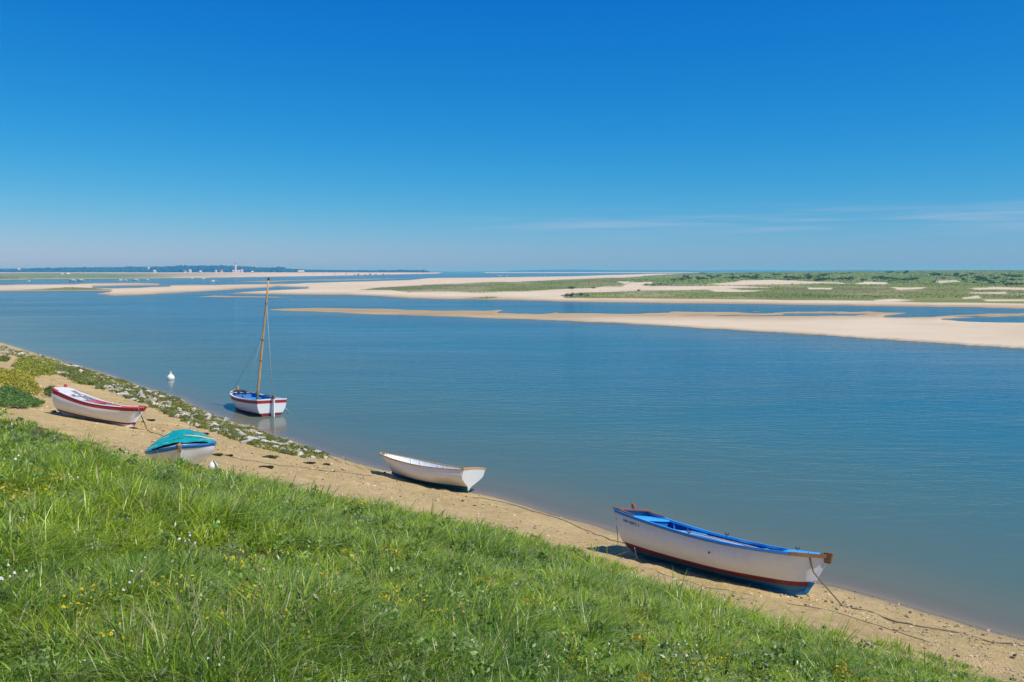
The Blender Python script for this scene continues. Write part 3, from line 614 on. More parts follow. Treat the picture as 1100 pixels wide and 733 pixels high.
SHRUB_PX += [(random.uniform(730, 1110), random.uniform(293.5, 302)) for _ in range(34)] + [(random.uniform(1000, 1110), random.uniform(297, 308)) for _ in range(16)]
SHP = []
for k, (px, py) in enumerate(SHRUB_PX):
    p = flats_hit(px, py)
    if p is None: continue
    if len(SHP) < 6:
        r = empty('dune_shrub'); link('foliage', SHRUB_ME[len(SHP)], r); m_ = MB()
        for j in range(4): m_.tube([(0, 0, -0.3), (0.15 * math.cos(j * 1.6), 0.15 * math.sin(j * 1.6), 0.25), (0.45 * math.cos(j * 1.6), 0.4 * math.sin(j * 1.6), 0.55)], [0.05, 0.035, 0.015], 5)
        m_.build('stem', WOODY, r); SHP.append(r)
    else: r = dup(SHP[k % 6])
    s = random.uniform(1.2, 2.3) * (0.7 if k > 53 else 1.0) * (0.5 if p[1] < 400 else 1.0); r.location = p; r.scale = (s * random.uniform(1.0, 1.7), s * random.uniform(1, 1.4), s * random.uniform(0.7, 1.05)); r.rotation_euler = (0, 0, random.uniform(0, 6.28))
    tag(r, 'dark green shrub among the grass of the dunes across the channel', 'shrub', 'shrubs on the dunes')

# ---------------------------------------------------------------- wood on the far left shore
xs, ys, zs, rs = [], [], [], []
for px in np.arange(-120, 462, 0.62):
    top = np.interp(px, [-120, 0, 12, 18, 30, 48, 52, 60, 68, 74, 100, 130, 132, 140, 160, 168, 200, 236, 262, 275, 298, 302, 306, 325, 345, 380, 400, 430, 456, 462], [289, 290, 289.4, 289, 289.6, 287.6, 288.2, 289.3, 287.4, 288, 287.6, 288.8, 287, 286.4, 288.2, 286.8, 285.6, 285.4, 286.2, 287.4, 287.6, 286.6, 288.6, 289.6, 290.6, 290.8, 290.8, 290.2, 290.6, 292])
    for row, D in enumerate((3230, 3340, 3460, 3600)):
        hy = top + (3.4, 2.2, 1.0, 0)[row] * np.clip((292.5 - top) / 5, 0.1, 1) + random.uniform(-0.15, 0.45)
        zt = HC + (291 - hy) * D / F; r_ = random.uniform(4.0, 7.6)
        if zt < 2.5: continue
        for zc in np.arange(zt - r_ * 0.8, max(0.5, zt - 15), -8.5):
            xs.append((px - CX + random.uniform(-0.6, 0.6)) / F * D); ys.append(D + random.uniform(-45, 45)); zs.append(zc); rs.append(r_)
P = np.stack([xs, ys, zs], -1); n = len(P); nv = len(ICO1V)
V = ICO1V[None] * (1 + RNG.uniform(-0.3, 0.3, (n, nv, 1))) * np.array(rs)[:, None, None] * RNG.uniform(0.75, 1.2, (n, 1, 3)) + P[:, None]
col = np.repeat(np.array([0.035, 0.065, 0.022]) * RNG.uniform(0.6, 1.5, (n, 1)), nv, 0)
tag(link('far_woodland', big_mesh('far_woodland', V.reshape(-1, 3), None, (ICO1F[None] + (np.arange(n) * nv)[:, None, None]).reshape(-1, 3), [colmat('tree_crown', 0.9)], col, False)), 'long dark belt of woodland along the far left shore', 'woodland', kind='stuff')

# ---------------------------------------------------------------- boats
def smooth_table(xs, ys):
    xs = np.array(xs, float); ys = np.array(ys, float); d = np.gradient(ys, xs)
    def f(x):
        x = np.clip(x, xs[0], xs[-1]); i = np.clip(np.searchsorted(xs, x) - 1, 0, len(xs) - 2); h = xs[i + 1] - xs[i]; t = (x - xs[i]) / h
        return (2*t**3 - 3*t**2 + 1) * ys[i] + (t**3 - 2*t**2 + t) * h * d[i] + (-2*t**3 + 3*t**2) * ys[i+1] + (t**3 - t**2) * h * d[i+1]
    return f
class Hull:
    def __init__(s, Lk, B, Zs, Zm, Zb, rs, rb, wt, wine=0.0, full=1.0, th=0.03, floor=0.2):
        s.Lk, s.B, s.Zs, s.Zm, s.Zb, s.rs, s.rb, s.wt, s.wine, s.full, s.th, s.floor = Lk, B, Zs, Zm, Zb, rs, rb, wt, wine, full, th, floor
        s.bt = smooth_table([0, .18, .38, .55, .7, .82, .92, 1.0], [wt, .5 * wt + .48, .985, 1.0, .90, .68, .38, 0.0])
        A = np.array([[0, 0, 1], [.45**2, .45, 1], [1, 1, 1]]); s.q = np.linalg.solve(A, [Zs, Zm, Zb])
    def b(s, t): return max(0.0, float(s.bt(t))) * s.B / 2
    def zs(s, t): return float(s.q[0] * t * t + s.q[1] * t + s.q[2])
    def zk(s, t): return 0.10 * max(0, (t - 0.86) / 0.14) ** 2 + 0.02 * max(0, (0.15 - t) / 0.15)
    def prof(s, f, t):
        e = float(sstep(0.55, 1.0, t)); a = 2.7 * (1 - e) + 1.25 * e; bq = (0.62 / s.full) * (1 - e) + 1.0 * e
        y = (1 - (1 - f) ** a) ** bq
        if s.wine: 
            w = s.wine * float(sstep(0.45, 0.0, t)); y = y * (1 - w) + w * float(sstep(0.12, 0.72, f)) ** 0.85
        return y
    def pt(s, t, f, side=1, inset=0.0, dz=0.0, out=0.0):
        z0, z1 = s.zk(t), s.zs(t); z = z0 + (z1 - z0) * f
        x = t * s.Lk + s.rb * max(f, 0) ** 1.15 * float(sstep(0.55, 1, t)) - s.rs * f * float(sstep(0.4, 0, t))
        y = s.b(t) * s.prof(min(f, 1), t)
        y = max(y - inset, 0.004 if inset else 0.0) + out
        return (x, side * y, z + dz)
    def fz(s, t, z): return (z - s.zk(t)) / (s.zs(t) - s.zk(t))
    def iy(s, t, z): return s.pt(t, min(1, max(0.02, s.fz(t, z))), 1, s.th)[1]
    def ix(s, t, z): return s.pt(t, min(1, max(0.02, s.fz(t, z))), 1, s.th)[0]
TS = [i / 30 for i in range(28)] + [.93, .955, .975, .99, 1.0]
def build_hull(H, root, bands, laps=(), keel_mat=None):
    """bands: list of (top fraction or function of t, material)"""
    m = MB(); mats = [b[1] for b in bands]
    for side in (1, -1):
        rows = []
        for t in TS:
            lo = 0.0; r = []
            for k, (fn, mt) in enumerate(bands):
                hi = fn(t) if callable(fn) else fn
                n = max(2, int(round((hi - lo) * 16)))
                r.append([lo + (hi - lo) * j / n for j in range(n + 1)]) if not rows else r.append([lo + (hi - lo) * j / (len(rows[0][k]) - 1) for j in range(len(rows[0][k]))])
                lo = hi
            rows.append(r)
        for k in range(len(bands)):
            G = []
            for t, r in zip(TS, rows):
                G.append([H.pt(t, f, side, 0, 0, 0.007 * sum(1 for l in laps if f > l) if 0 < t < 0.97 else 0.0) for f in r[k]])
            m.grid(G, k, True, side < 0)
    o = m.build('hull', mats, root)
    return o
def lining(H, root, mat, name='inner_lining', t0=0.004, t1=0.955):
    m = MB(); ts = [t0 + (t1 - t0) * i / 24 for i in range(25)]
    for side in (1, -1):
        G = []
        for t in ts:
            f0 = max(0.05, H.fz(t, H.floor)); G.append([H.pt(t, f0 + (0.985 - f0) * j / 6, side, H.th) for j in range(7)])
        m.grid(G, 0, True, side > 0)
    return m.build(name, mat, root)
def floorboards(H, root, mat):
    m = MB(); ts = [0.01 + 0.9 * i / 16 for i in range(17)]
    G = [[(H.ix(t, H.floor), H.iy(t, H.floor) * k, H.floor + 0.004 * (j % 2)) for j, k in enumerate(np.linspace(-1, 1, 9))] for t in ts]
    m.grid(G, 0, False); return m.build('floor', mat, root)
def gunwales(H, root, mat, w=0.07, h=0.045, out=0.022, t0=0.0, t1=1.0, name='gunwale', dz=0.0, sides=(1, -1), mat2=None):
    for side in sides:
        m = MB(); ts = [t0 + (t1 - t0) * i / 32 for i in range(33)]; R = []
        for t in ts:
            p = H.pt(t, 1, side); z = p[2] + dz; yo = abs(p[1]) + out * (1 if t < 0.995 else 0.3); yi = max(yo - w, 0.002)
            R.append([(p[0], side * yi, z - h + 0.012), (p[0], side * yo, z - h + 0.012), (p[0], side * yo, z + 0.012), (p[0], side * yi, z + 0.012)])
        n = len(R)
        for a in range(n - 1):
            for k in range(4):
                k2 = (k + 1) % 4; m.add([R[a][k], R[a][k2], R[a + 1][k2], R[a + 1][k]], [(0, 1, 2, 3)], 1 if (mat2 and k == 1) else 0, False)
        m.add(R[0], [(0, 1, 2, 3)]); m.add(R[-1], [(3, 2, 1, 0)]); m.build(name, [mat, mat2] if mat2 else mat, root)
def transom(H, root, mat, thick=0.04, arch=0.03, bands=None, mats=None, inner=None):
    m = MB(); bands = bands or [(1.0, 0)]; lo = 0.02; mats = list(mats or [mat]) + ([inner] if inner else [])
    for hi, mi in bands:
        n = max(2, int((hi - lo) * 14)); G0, G1 = [], []
        for j in range(n + 1):
            f = lo + (hi - lo) * j / n; p = H.pt(0, f); row0, row1 = [], []
            for k in np.linspace(-1, 1, 9):
                z = p[2] + (arch * (1 - k * k) * (j / n) if hi == bands[-1][0] else 0)
                row0.append((p[0] - 0.002, p[1] * 0.998 * k, z)); row1.append((p[0] - thick, p[1] * 0.998 * k, z))
            G0.append(row0); G1.append(row1)
        m.grid(G0, len(mats) - 1 if inner else mi, False); m.grid(G1, mi, False, True)
        for c in (0, 8): m.grid([[a[c], b[c]] for a, b in zip(G0, G1)], mi, False, c == 0)
        if hi == bands[-1][0]: m.grid([G0[-1], G1[-1]], mi, False)
        lo = hi
    return m.build('transom', mats, root)
def stem(H, root, mat, w=0.06, proud=0.05, f0=0.0, f1=1.02, head=0.0, name='stem', mat2=None, fsplit=0.3):
    m = MB(); n = 14; A = []
    for j in range(n + 1):
        f = f0 + (f1 - f0) * j / n; p = H.pt(1, min(f, 1)); x = p[0]; z = H.zk(1) + (H.zs(1) - H.zk(1)) * f
        pr = proud * min(1, 0.15 + 2.4 * f); A.append([(x - 0.06, -w / 2, z), (x + pr, -w / 2 * 0.6, z), (x + pr, w / 2 * 0.6, z), (x - 0.06, w / 2, z)])
    for j in range(n):
        m.add(A[j] + A[j + 1], [(0, 1, 5, 4), (1, 2, 6, 5), (2, 3, 7, 6), (3, 0, 4, 7)], 1 if mat2 and j < fsplit * n else 0)
    m.add(A[0], [(3, 2, 1, 0)]); m.add(A[-1], [(0, 1, 2, 3)])
    return m.build(name, [mat, mat2] if mat2 else mat, root)
def keel(H, root, mat, d=0.06, w=0.06, t1=0.998):
    m = MB(); R = []
    for i in range(25):
        t = t1 * i / 24; x, _, z = H.pt(t, 0); R.append([(x, -w / 2, z - d * (1 - 0.3 * (t > 0.9))), (x, w / 2, z - d * (1 - 0.3 * (t > 0.9))), (x, w / 2, z + 0.05), (x, -w / 2, z + 0.05)])
    for a in range(24):
        for k in range(4): k2 = (k + 1) % 4; m.add([R[a][k], R[a][k2], R[a + 1][k2], R[a + 1][k]], [(0, 1, 2, 3)])
    m.add(R[0], [(0, 1, 2, 3)]); m.add(R[-1], [(3, 2, 1, 0)]); return m.build('keel', mat, root)
def thwart(H, root, mat, t, w, z, th=0.03, name='thwart', face=None):
    m = MB(); dt = w / 2 / H.Lk; P = []
    for zz in (z - th, z):
        for tt, sd in ((t - dt, -1), (t + dt, -1), (t + dt, 1), (t - dt, 1)): P.append((H.ix(tt, zz), sd * (H.iy(tt, zz) - 0.004), zz))
    m.hexa(P); 
    o = m.build(name, mat, root, 0.006)
    if face:                                 # boarded front under the seat
        q = MB(); tt = t + dt * 0.9; x = H.ix(tt, z); y0, y1 = H.iy(tt, H.floor + 0.02), H.iy(tt, z - th)
        q.hexa([(x - 0.02, -y0, H.floor), (x, -y0, H.floor), (x, y0, H.floor), (x - 0.02, y0, H.floor), (x - 0.02, -y1, z - th - .002), (x, -y1, z - th - .002), (x, y1, z - th - .002), (x - 0.02, y1, z - th - .002)]); q.build('seat_front', face, root)
    return o
def ribs(H, root, mat, ts, w=0.03, th=0.022):
    for t in ts:
        for side in (1, -1):
            m = MB(); G = []; f0 = max(0.06, H.fz(t, H.floor))
            for j in range(7):
                f = f0 + (0.95 - f0) * j / 6; a = H.pt(t, f, side, H.th - 0.001); b = H.pt(t, f, side, H.th + th)
                G.append([(a[0] - w / 2, a[1], a[2]), (b[0] - w / 2, b[1], b[2]), (b[0] + w / 2, b[1], b[2]), (a[0] + w / 2, a[1], a[2])])
            m.grid(G, 0, False); m.build('rib', mat, root)
def foredeck(H, root, mat, t0, t1=0.965, crown=0.035, dz=0.014, bulkhead=None):
    m = MB(); G = []; ks = np.linspace(-1, 1, 9)
    for i in range(9):
        t = t0 + (t1 - t0) * i / 8; p = H.pt(t, 1); y = max(p[1] - 0.03, 0.004); G.append([(p[0], y * k, p[2] + dz + crown * (1 - k * k) * min(1, y / 0.2)) for k in ks])
    m.grid(G, 0, True); L = [[(x, y, z - 0.03) for x, y, z in r] for r in G]; m.grid(L, 0, True, True); m.grid([G[0], L[0]], 0, False)
    o = m.build('foredeck', mat, root)
    if bulkhead:
        q = MB(); t = t0 + 0.01; rows = []
        for j in range(6):
            z = H.floor + (H.zs(t) - 0.03 - H.floor) * j / 5; rows.append([(H.ix(t, z), H.iy(t, z) * 0.99 * k, z) for k in (-1, 0, 1)])
        q.grid(rows, 0, False); q.build('bulkhead', bulkhead, root)
    return o
def text_on_hull(H, root, body, t0, f, size, mat, side):
    cu = bpy.data.curves.new('name', 'FONT'); cu.body = body; cu.size = size; cu.offset = 0.004; o = bpy.data.objects.new('tmp', cu); COL.objects.link(o)
    me = bpy.data.meshes.new_from_object(o.evaluated_get(bpy.context.evaluated_depsgraph_get())); bpy.data.objects.remove(o)
    for v in me.vertices:
        tx, tz = v.co.x, v.co.y; t = t0 + tx / H.Lk; z = H.zk(t) + (H.zs(t) - H.zk(t)) * f + tz; ff = H.fz(t, z)
        p = H.pt(t, ff, side, 0, 0, 0.004 + 0.023); v.co = (p[0], p[1], p[2])
    me.materials.append(mat); return link('registration', me, root)
def world_pt(o, p): return o_mat(o) @ np.array([*p, 1.0])
def o_mat(o):
    from mathutils import Matrix, Euler
    return np.array(Matrix.Translation(o.location) @ o.rotation_euler.to_matrix().to_4x4())
def rope(name, pts, r, mat, label, group=None, sag=0.0):
    P = [np.array(p, float)[:3] for p in pts]; out = []
    for a, b in zip(P[:-1], P[1:]):
        n = max(2, int(np.linalg.norm(b - a) / 0.25))
        for k in range(n): t = k / n; q = a + (b - a) * t; out.append(q - np.array([0, 0, sag * 4 * t * (1 - t)]))
    out.append(P[-1]); m = MB(); m.tube(out, r, 6); return tag(m.build(name, mat), label, 'rope', group)
def on_ground(px, py, dz=0.012):
    p = hit(px, py); return np.array([p[0], p[1], float(bank_fine(p[0], p[1])) + dz])
def ground_line(pts, dz=0.012):
    G = [hit(*p) for p in pts]; out = []
    for a, b in zip(G[:-1], G[1:]):
        n = max(2, int(np.linalg.norm(b - a) / 0.2))
        for k in range(n):
            q = a + (b - a) * k / n; w_ = 0.04 * fbm(q[0:1] * 2.2, q[1:2] * 2.2, 301)[0]; q = q + [w_, -w_, 0]; out.append([q[0], q[1], float(bank_fine(q[0], q[1])) + dz])
    out.append([G[-1][0], G[-1][1], float(bank_fine(G[-1][0], G[-1][1])) + dz]); return out

W1 = paint('white_boat_paint', (0.80, 0.79, 0.79), 0.4, (0.50, 0.44, 0.38), 0.25); W2 = paint('clean_white_paint', (0.80, 0.80, 0.79), 0.35, (0.5, 0.45, 0.38), 0.18)
BLUE = paint('sea_blue_paint', (0.012, 0.17, 0.52), 0.4, (0.2, 0.25, 0.3), 0.25); LBLUE = paint('sky_blue_paint', (0.035, 0.36, 0.74), 0.42, (0.3, 0.36, 0.4), 0.28); DBLUE = paint('deep_blue_paint', (0.008, 0.075, 0.32), 0.4, (0.1, 0.12, 0.2), 0.2)
PALEBLUE = paint('faded_blue_paint', (0.48, 0.62, 0.78), 0.5, (0.5, 0.5, 0.5), 0.3)
BOTBLUE = paint('blue_bottom_paint', (0.02, 0.20, 0.40), 0.6, (0.16, 0.15, 0.12), 0.5); MAROON = paint('maroon_paint', (0.22, 0.02, 0.025), 0.5, (0.22, 0.13, 0.09), 0.4)
RED = paint('red_paint', (0.37, 0.02, 0.025), 0.4, (0.4, 0.2, 0.15), 0.25); PINKRED = paint('faded_red_paint', (0.60, 0.075, 0.09), 0.45, (0.6, 0.3, 0.25), 0.25)
GREENB = paint('green_bottom_paint', (0.015, 0.13, 0.12), 0.55, (0.12, 0.11, 0.07), 0.5); AQUA = paint('pale_aqua_paint', (0.22, 0.50, 0.52), 0.5, (0.3, 0.28, 0.2), 0.4)
CREAM = paint('cream_deck_paint', (0.66, 0.55, 0.42), 0.5, (0.4, 0.3, 0.2), 0.3)
OAK = wood('weathered_oak', (0.40, 0.20, 0.075), (0.17, 0.075, 0.03)); RUSTY = wood('red_brown_wood', (0.36, 0.155, 0.085), (0.20, 0.08, 0.05)); PINE = wood('varnished_pine', (0.72, 0.46, 0.18), (0.50, 0.28, 0.10))
ROPE = flatmat('tarred_rope', (0.19, 0.16, 0.10), 0.9); GREENROPE = flatmat('green_rope', (0.06, 0.20, 0.13), 0.9); PALEROPE = flatmat('pale_rope', (0.42, 0.38, 0.30), 0.9); INK = flatmat('dark_lettering', (0.2, 0.2, 0.21), 0.6); IRON = flatmat('dark_iron', (0.05, 0.05, 0.055), 0.5)
GREYWOOD = wood('grey_wood', (0.42, 0.41, 0.38), (0.25, 0.24, 0.22))

# --- 1: large blue and white boat at the right
H = Hull(4.33, 1.80, 1.057, 0.86, 1.002, 0.355, 0.355, 0.90, full=1.0, floor=0.30)
B1 = tag(empty('rowing_boat', (3.1836, 21.1192, 0.59 + 0.03), (-0.2481, 0.0081, -0.6881)), 'large white boat with bright blue inside, on the sand at right', 'boat', 'open boats along the shore')
build_hull(H, B1, [(lambda t: 0.15 + 0.03 * t, BOTBLUE), (lambda t: 0.285 + 0.02 * t - 0.02 * math.sin(3.14 * t), MAROON), (1.0, W1)], laps=(0.45, 0.62, 0.78))
lining(H, B1, DBLUE); floorboards(H, B1, BLUE); keel(H, B1, BOTBLUE, 0.05)
gunwales(H, B1, LBLUE, 0.105, 0.055, 0.046, mat2=BLUE); gunwales(H, B1, PINE, 0.03, 0.02, 0.036, 0.0, 0.99, 'rubbing_strip', -0.052)
transom(H, B1, W1, 0.045, 0.02, inner=LBLUE)
q = MB(); p = H.pt(0, 1)                                           # brown plank capping the transom
q.hexa([(p[0] - .07, -p[1] - .025, p[2] + .014), (p[0] + .13, -p[1] - .01, p[2] + .014), (p[0] + .13, p[1] + .01, p[2] + .014), (p[0] - .07, p[1] + .025, p[2] + .014), (p[0] - .07, -p[1] - .025, p[2] + .05), (p[0] + .13, -p[1] - .01, p[2] + .05), (p[0] + .13, p[1] + .01, p[2] + .05), (p[0] - .07, p[1] + .025, p[2] + .05)]); q.build('transom_cap', RUSTY, B1, 0.006)
for sd in (1, -1):
    q = MB(); a = H.pt(0.03, 1, sd); b_ = H.pt(0.11, 1, sd); q.hexa([(a[0], a[1] - sd * .14, a[2] + .014), (a[0], a[1], a[2] + .014), (b_[0], b_[1], b_[2] + .014), (b_[0], b_[1] - sd * .05, b_[2] + .014), (a[0], a[1] - sd * .14, a[2] + .045), (a[0], a[1], a[2] + .045), (b_[0], b_[1], b_[2] + .045), (b_[0], b_[1] - sd * .05, b_[2] + .045)]); q.build('knee', RUSTY, B1, 0.005)
q = MB(); q.hexa([(p[0] - .10, .14, p[2] + .05), (p[0] + .0, .14, p[2] + .05), (p[0] + .0, .24, p[2] + .05), (p[0] - .10, .24, p[2] + .05), (p[0] - .14, .15, p[2] + .18), (p[0] - .06, .15, p[2] + .165), (p[0] - .06, .23, p[2] + .165), (p[0] - .14, .23, p[2] + .18)]); q.build('sculling_rowlock', RUSTY, B1, 0.008)
thwart(H, B1, LBLUE, 0.085, 0.46, 0.955, 0.04, 'stern_seat', BLUE); thwart(H, B1, LBLUE, 0.29, 0.36, 0.815, 0.035); thwart(H, B1, PALEBLUE, 0.55, 0.26, 0.775, 0.035); thwart(H, B1, PALEBLUE, 0.70, 0.24, 0.79, 0.035)
ribs(H, B1, LBLUE, [.16, .23, .37, .43, .49, .62, .66, .75, .80])
foredeck(H, B1, LBLUE, 0.83, bulkhead=BLUE)
stem(H, B1, W1, 0.075, 0.055, 0.28, 0.97); stem(H, B1, BOTBLUE, 0.077, 0.057, 0.0, 0.28, name='stem_foot')
q = MB(); x, _, z = H.pt(1, 1); q.hexa([(x - .06, -.05, z - .17), (x + .07, -.04, z - .17), (x + .07, .04, z - .17), (x - .06, .05, z - .17), (x - .10, -.065, z + .06), (x + .10, -.05, z + .07), (x + .10, .05, z + .07), (x - .10, .065, z + .06)]); q.build('stem_head', OAK, B1, 0.012)
gunwales(H, B1, OAK, 0.12, 0.075, 0.055, 0.865, 0.995, 'bow_rail_cap', 0.01)
for tt, sd in ((.82, 1), (.40, -1), (.44, 1)):
    q = MB(); x, y, z = H.pt(tt, 1, sd, 0.03); q.tube([(x, y, z), (x, y, z + 0.05)], 0.014, 6); q.tube([(x - .035, y, z + .045), (x - .04, y, z + .10)], 0.01, 6); q.tube([(x + .035, y, z + .045), (x + .04, y, z + .10)], 0.01, 6); q.tube([(x - .04, y, z + .045), (x + .04, y, z + .045)], 0.012, 6); q.build('rowlock', IRON, B1)
q = MB(); q.tube([H.pt(.535, .66, -1, 0, 0, 0.015), H.pt(.535, .66, -1, 0, 0, 0.05)], 0.022, 8); q.build('drain_fitting', IRON, B1)
text_on_hull(H, B1, 'NV 4282 1', 0.05, 0.80, 0.09, INK, -1)
def local_to_world(B, p): return (o_mat(B) @ np.array([*p, 1.0]))[:3]
def lay(B, build, name, mats, label, cat, group=None):       # a loose thing resting in a boat, placed with the boat's tilt
    o = build.build(name, mats); o.location = B.location; o.rotation_euler = B.rotation_euler; return tag(o, label, cat, group)
def oar_shape(a, b, blade=0.55):
    a, b = np.array(a, float), np.array(b, float); d = (b - a) / np.linalg.norm(b - a); m = MB(); m.tube([a, a + d * 0.15, a + d * 0.2, b - d * blade, b], [0.016, 0.016, 0.024, 0.021, 0.012], 8)
    s_ = np.cross(d, (0, 0, 1)); s_ /= np.linalg.norm(s_); u_ = np.cross(s_, d)
    P = []
    for k, w in ((0, .02), (.3, .065), (1, .075)):
        c = b - d * blade * (1 - k); P.append([c - s_ * w - u_ * .006, c + s_ * w - u_ * .006, c + s_ * w + u_ * .006, c - s_ * w + u_ * .006])
    for i in range(2): m.add(P[i] + P[i + 1], [(0, 1, 5, 4), (1, 2, 6, 5), (2, 3, 7, 6), (3, 0, 4, 7)])
    m.add(P[2], [(0, 1, 2, 3)]); m.add(P[0], [(3, 2, 1, 0)]); return m
lay(B1, oar_shape((1.05, -0.22, 0.835), (3.2, -0.36, 0.83)), 'oar', PALEBLUE, 'pale oar lying across the seats near the shore side of the blue inside', 'oar', 'oars in the large blue boat')
lay(B1, oar_shape((1.1, 0.12, 0.835), (3.25, -0.08, 0.83)), 'oar', GREYWOOD, 'greyish oar lying along the middle of the blue boat', 'oar', 'oars in the large blue boat')

# --- 2: white dinghy at the water's edge
H2 = Hull(3.47, 1.50, 0.81, 0.66, 0.728, 0.15, 0.689, 0.88, wine=0.85, full=1.05, floor=0.2)
B2 = tag(empty('rowing_boat', (-1.559, 29.2462, 0.071 + 0.045), (0.1776, -0.039, 2.5622)), 'white dinghy with white transom and thin wood rail at the water edge', 'boat', 'open boats along the shore')
build_hull(H2, B2, [(lambda t: 0.22 - 0.10 * t, GREENB), (0.97, W1), (1.0, PINE)], laps=(0.4, 0.55, 0.7, 0.85))
lining(H2, B2, W2); floorboards(H2, B2, PALEBLUE); keel(H2, B2, GREENB, 0.06)
q = MB(); zt = 0.33                                              # skeg under the transom
q.hexa([(-.02, -.025, -.06), (.9, -.025, -.05), (.9, .025, -.05), (-.02, .025, -.06), (-.05, -.03, .24), (.3, -.03, .12), (.3, .03, .12), (-.05, .03, .24)]); q.build('skeg', GREENB, B2)
gunwales(H2, B2, PINE, 0.075, 0.04, 0.042); transom(H2, B2, W2, 0.04, 0.035)
q = MB(); p = H2.pt(0, 1); G = [[(p[0] - .05 + .09 * a, p[1] * 1.03 * k, p[2] + .02 + .035 * (1 - k * k) + dz) for k in np.linspace(-1, 1, 9)] for a, dz in ((0, -.03), (0, .015), (1, .015), (1, -.03))]; q.grid(G, 0, False); q.build('transom_cap', PINE, B2)
thwart(H2, B2, PALEBLUE, 0.10, 0.36, 0.48, 0.03, 'stern_seat'); thwart(H2, B2, W2, 0.38, 0.26, 0.47, 0.03); thwart(H2, B2, PALEBLUE, 0.64, 0.24, 0.48, 0.03)
thwart(H2, B2, BLUE, 0.86, 0.16, 0.50, 0.03, 'bow_seat'); ribs(H2, B2, W2, [.2, .3, .47, .55, .72, .79]); stem(H2, B2, W1, 0.055, 0.03, 0.0, 1.0)
q = MB(); a = H2.pt(.96, 1); q.hexa([(a[0] - .12, -.07, a[2] - .02), (a[0] + .06, -.03, a[2] - .02), (a[0] + .06, .03, a[2] - .02), (a[0] - .12, .07, a[2] - .02), (a[0] - .12, -.07, a[2] + .03), (a[0] + .06, -.03, a[2] + .03), (a[0] + .06, .03, a[2] + .03), (a[0] - .12, .07, a[2] + .03)]); q.build('breasthook', PINE, B2)

# --- 3: white boat with red sheer band at left
H3 = Hull(3.39, 1.45, 1.0, 0.73, 0.906, 0.19, 0.341, 0.86, full=1.0, floor=0.25)
B3 = tag(empty('rowing_boat', (-18.2315, 34.309, 1.973 + 0.04), (-0.1942, 0.1271, -0.2714)), 'white boat with dark red band and pink red bow rail on the sand', 'boat', 'open boats along the shore')
build_hull(H3, B3, [(0.10, W1), (lambda t: 0.17 + 0.02 * t, MAROON), (lambda t: 0.78, W2), (lambda t: 0.97, RED), (1.0, W2)], laps=(0.4, 0.58))
lining(H3, B3, W2); floorboards(H3, B3, W1); keel(H3, B3, W1, 0.05); gunwales(H3, B3, W2, 0.12, 0.035, 0.035); transom(H3, B3, W2, 0.045, 0.06, [(0.85, 0), (1.0, 1)], [W2, PINKRED], W2)
for sd in (1, -1): gunwales(H3, B3, PINKRED, 0.085, 0.07, 0.05, 0.83, 0.995, 'bow_rail_cap', 0.012, (sd,))
for sd in (1, -1): gunwales(H3, B3, PINKRED, 0.075, 0.07, 0.045, 0.0, 0.09, 'stern_rail_cap', 0.006, (sd,))
thwart(H3, B3, W2, 0.09, 0.30, 0.84, 0.035, 'stern_seat', W2); thwart(H3, B3, PINKRED, 0.33, 0.46, 0.71, 0.04, 'thwart', MAROON); thwart(H3, B3, W2, 0.66, 0.24, 0.66, 0.03); foredeck(H3, B3, W2, 0.80, bulkhead=W1); ribs(H3, B3, W2, [.2, .28, .48, .56, .74])
stem(H3, B3, W2, 0.07, 0.045, 0.18, 0.8); stem(H3, B3, RED, 0.085, 0.06, 0.78, 1.04, name='stem_head'); stem(H3, B3, MAROON, 0.072, 0.045, 0.0, 0.18, name='stem_foot')
q = MB(); p = H3.pt(0, 1); q.box((p[0] - .06, .1, p[2] + .10), (.09, .10, .16)); q.build('rudder_head', PINKRED, B3, 0.01)
q = MB(); q.tube([H3.pt(.955, 1.0, 1, 0, .03), H3.pt(.955, 1.0, -1, 0, .03)], 0.03, 8); q.build('rope_wrap', IRON, B3)
lay(B3, oar_shape((1.75, -0.42, 0.68), (0.2, 0.0, 0.98), 0.4), 'oar', GREYWOOD, 'grey oar leaning over the stern seat of the red banded boat', 'oar', 'oars in the red banded boat')
lay(B3, oar_shape((1.35, 0.35, 0.755), (2.7, 0.05, 0.76), 0.35), 'oar', PINKRED, 'faded red oar lying in the bow half of the red banded boat', 'oar', 'oars in the red banded boat')

# --- 4: boat under the teal cover, bow towards the camera
H4 = Hull(2.6, 1.86, 0.76, 0.64, 0.80, 0.15, 0.36, 0.75, full=0.95, floor=0.22)
_yaw = -1.2176; K1 = np.array([-9.7119, 24.8449, 2.015]) + 1.684 * np.array([math.cos(_yaw) * math.cos(-.0974), math.sin(_yaw) * math.cos(-.0974), math.sin(.0974)])
_o4 = K1 - 2.6 * np.array([math.cos(_yaw), math.sin(_yaw), 0.03])
B4 = tag(empty('rowing_boat', (_o4[0], _o4[1], K1[2] - 2.6 * math.sin(0.11) + 0.03), (0.0662, -0.11, _yaw)), 'white and blue boat half covered by a teal tarpaulin, bow towards the grass', 'boat', 'open boats along the shore')
build_hull(H4, B4, [(0.16, AQUA), (0.86, W2), (1.0, BLUE)], laps=(0.5,))
lining(H4, B4, MAROON); floorboards(H4, B4, MAROON); keel(H4, B4, AQUA, 0.05); gunwales(H4, B4, LBLUE, 0.07, 0.05, 0.03, mat2=BLUE); transom(H4, B4, W2, 0.045, 0.04)
stem(H4, B4, W2, 0.06, 0.03, 0.03, 0.8); stem(H4, B4, PINE, 0.11, 0.06, 0.74, 1.07, name='stem_head'); foredeck(H4, B4, W2, 0.82, bulkhead=MAROON); thwart(H4, B4, W2, 0.70, 0.22, 0.5)
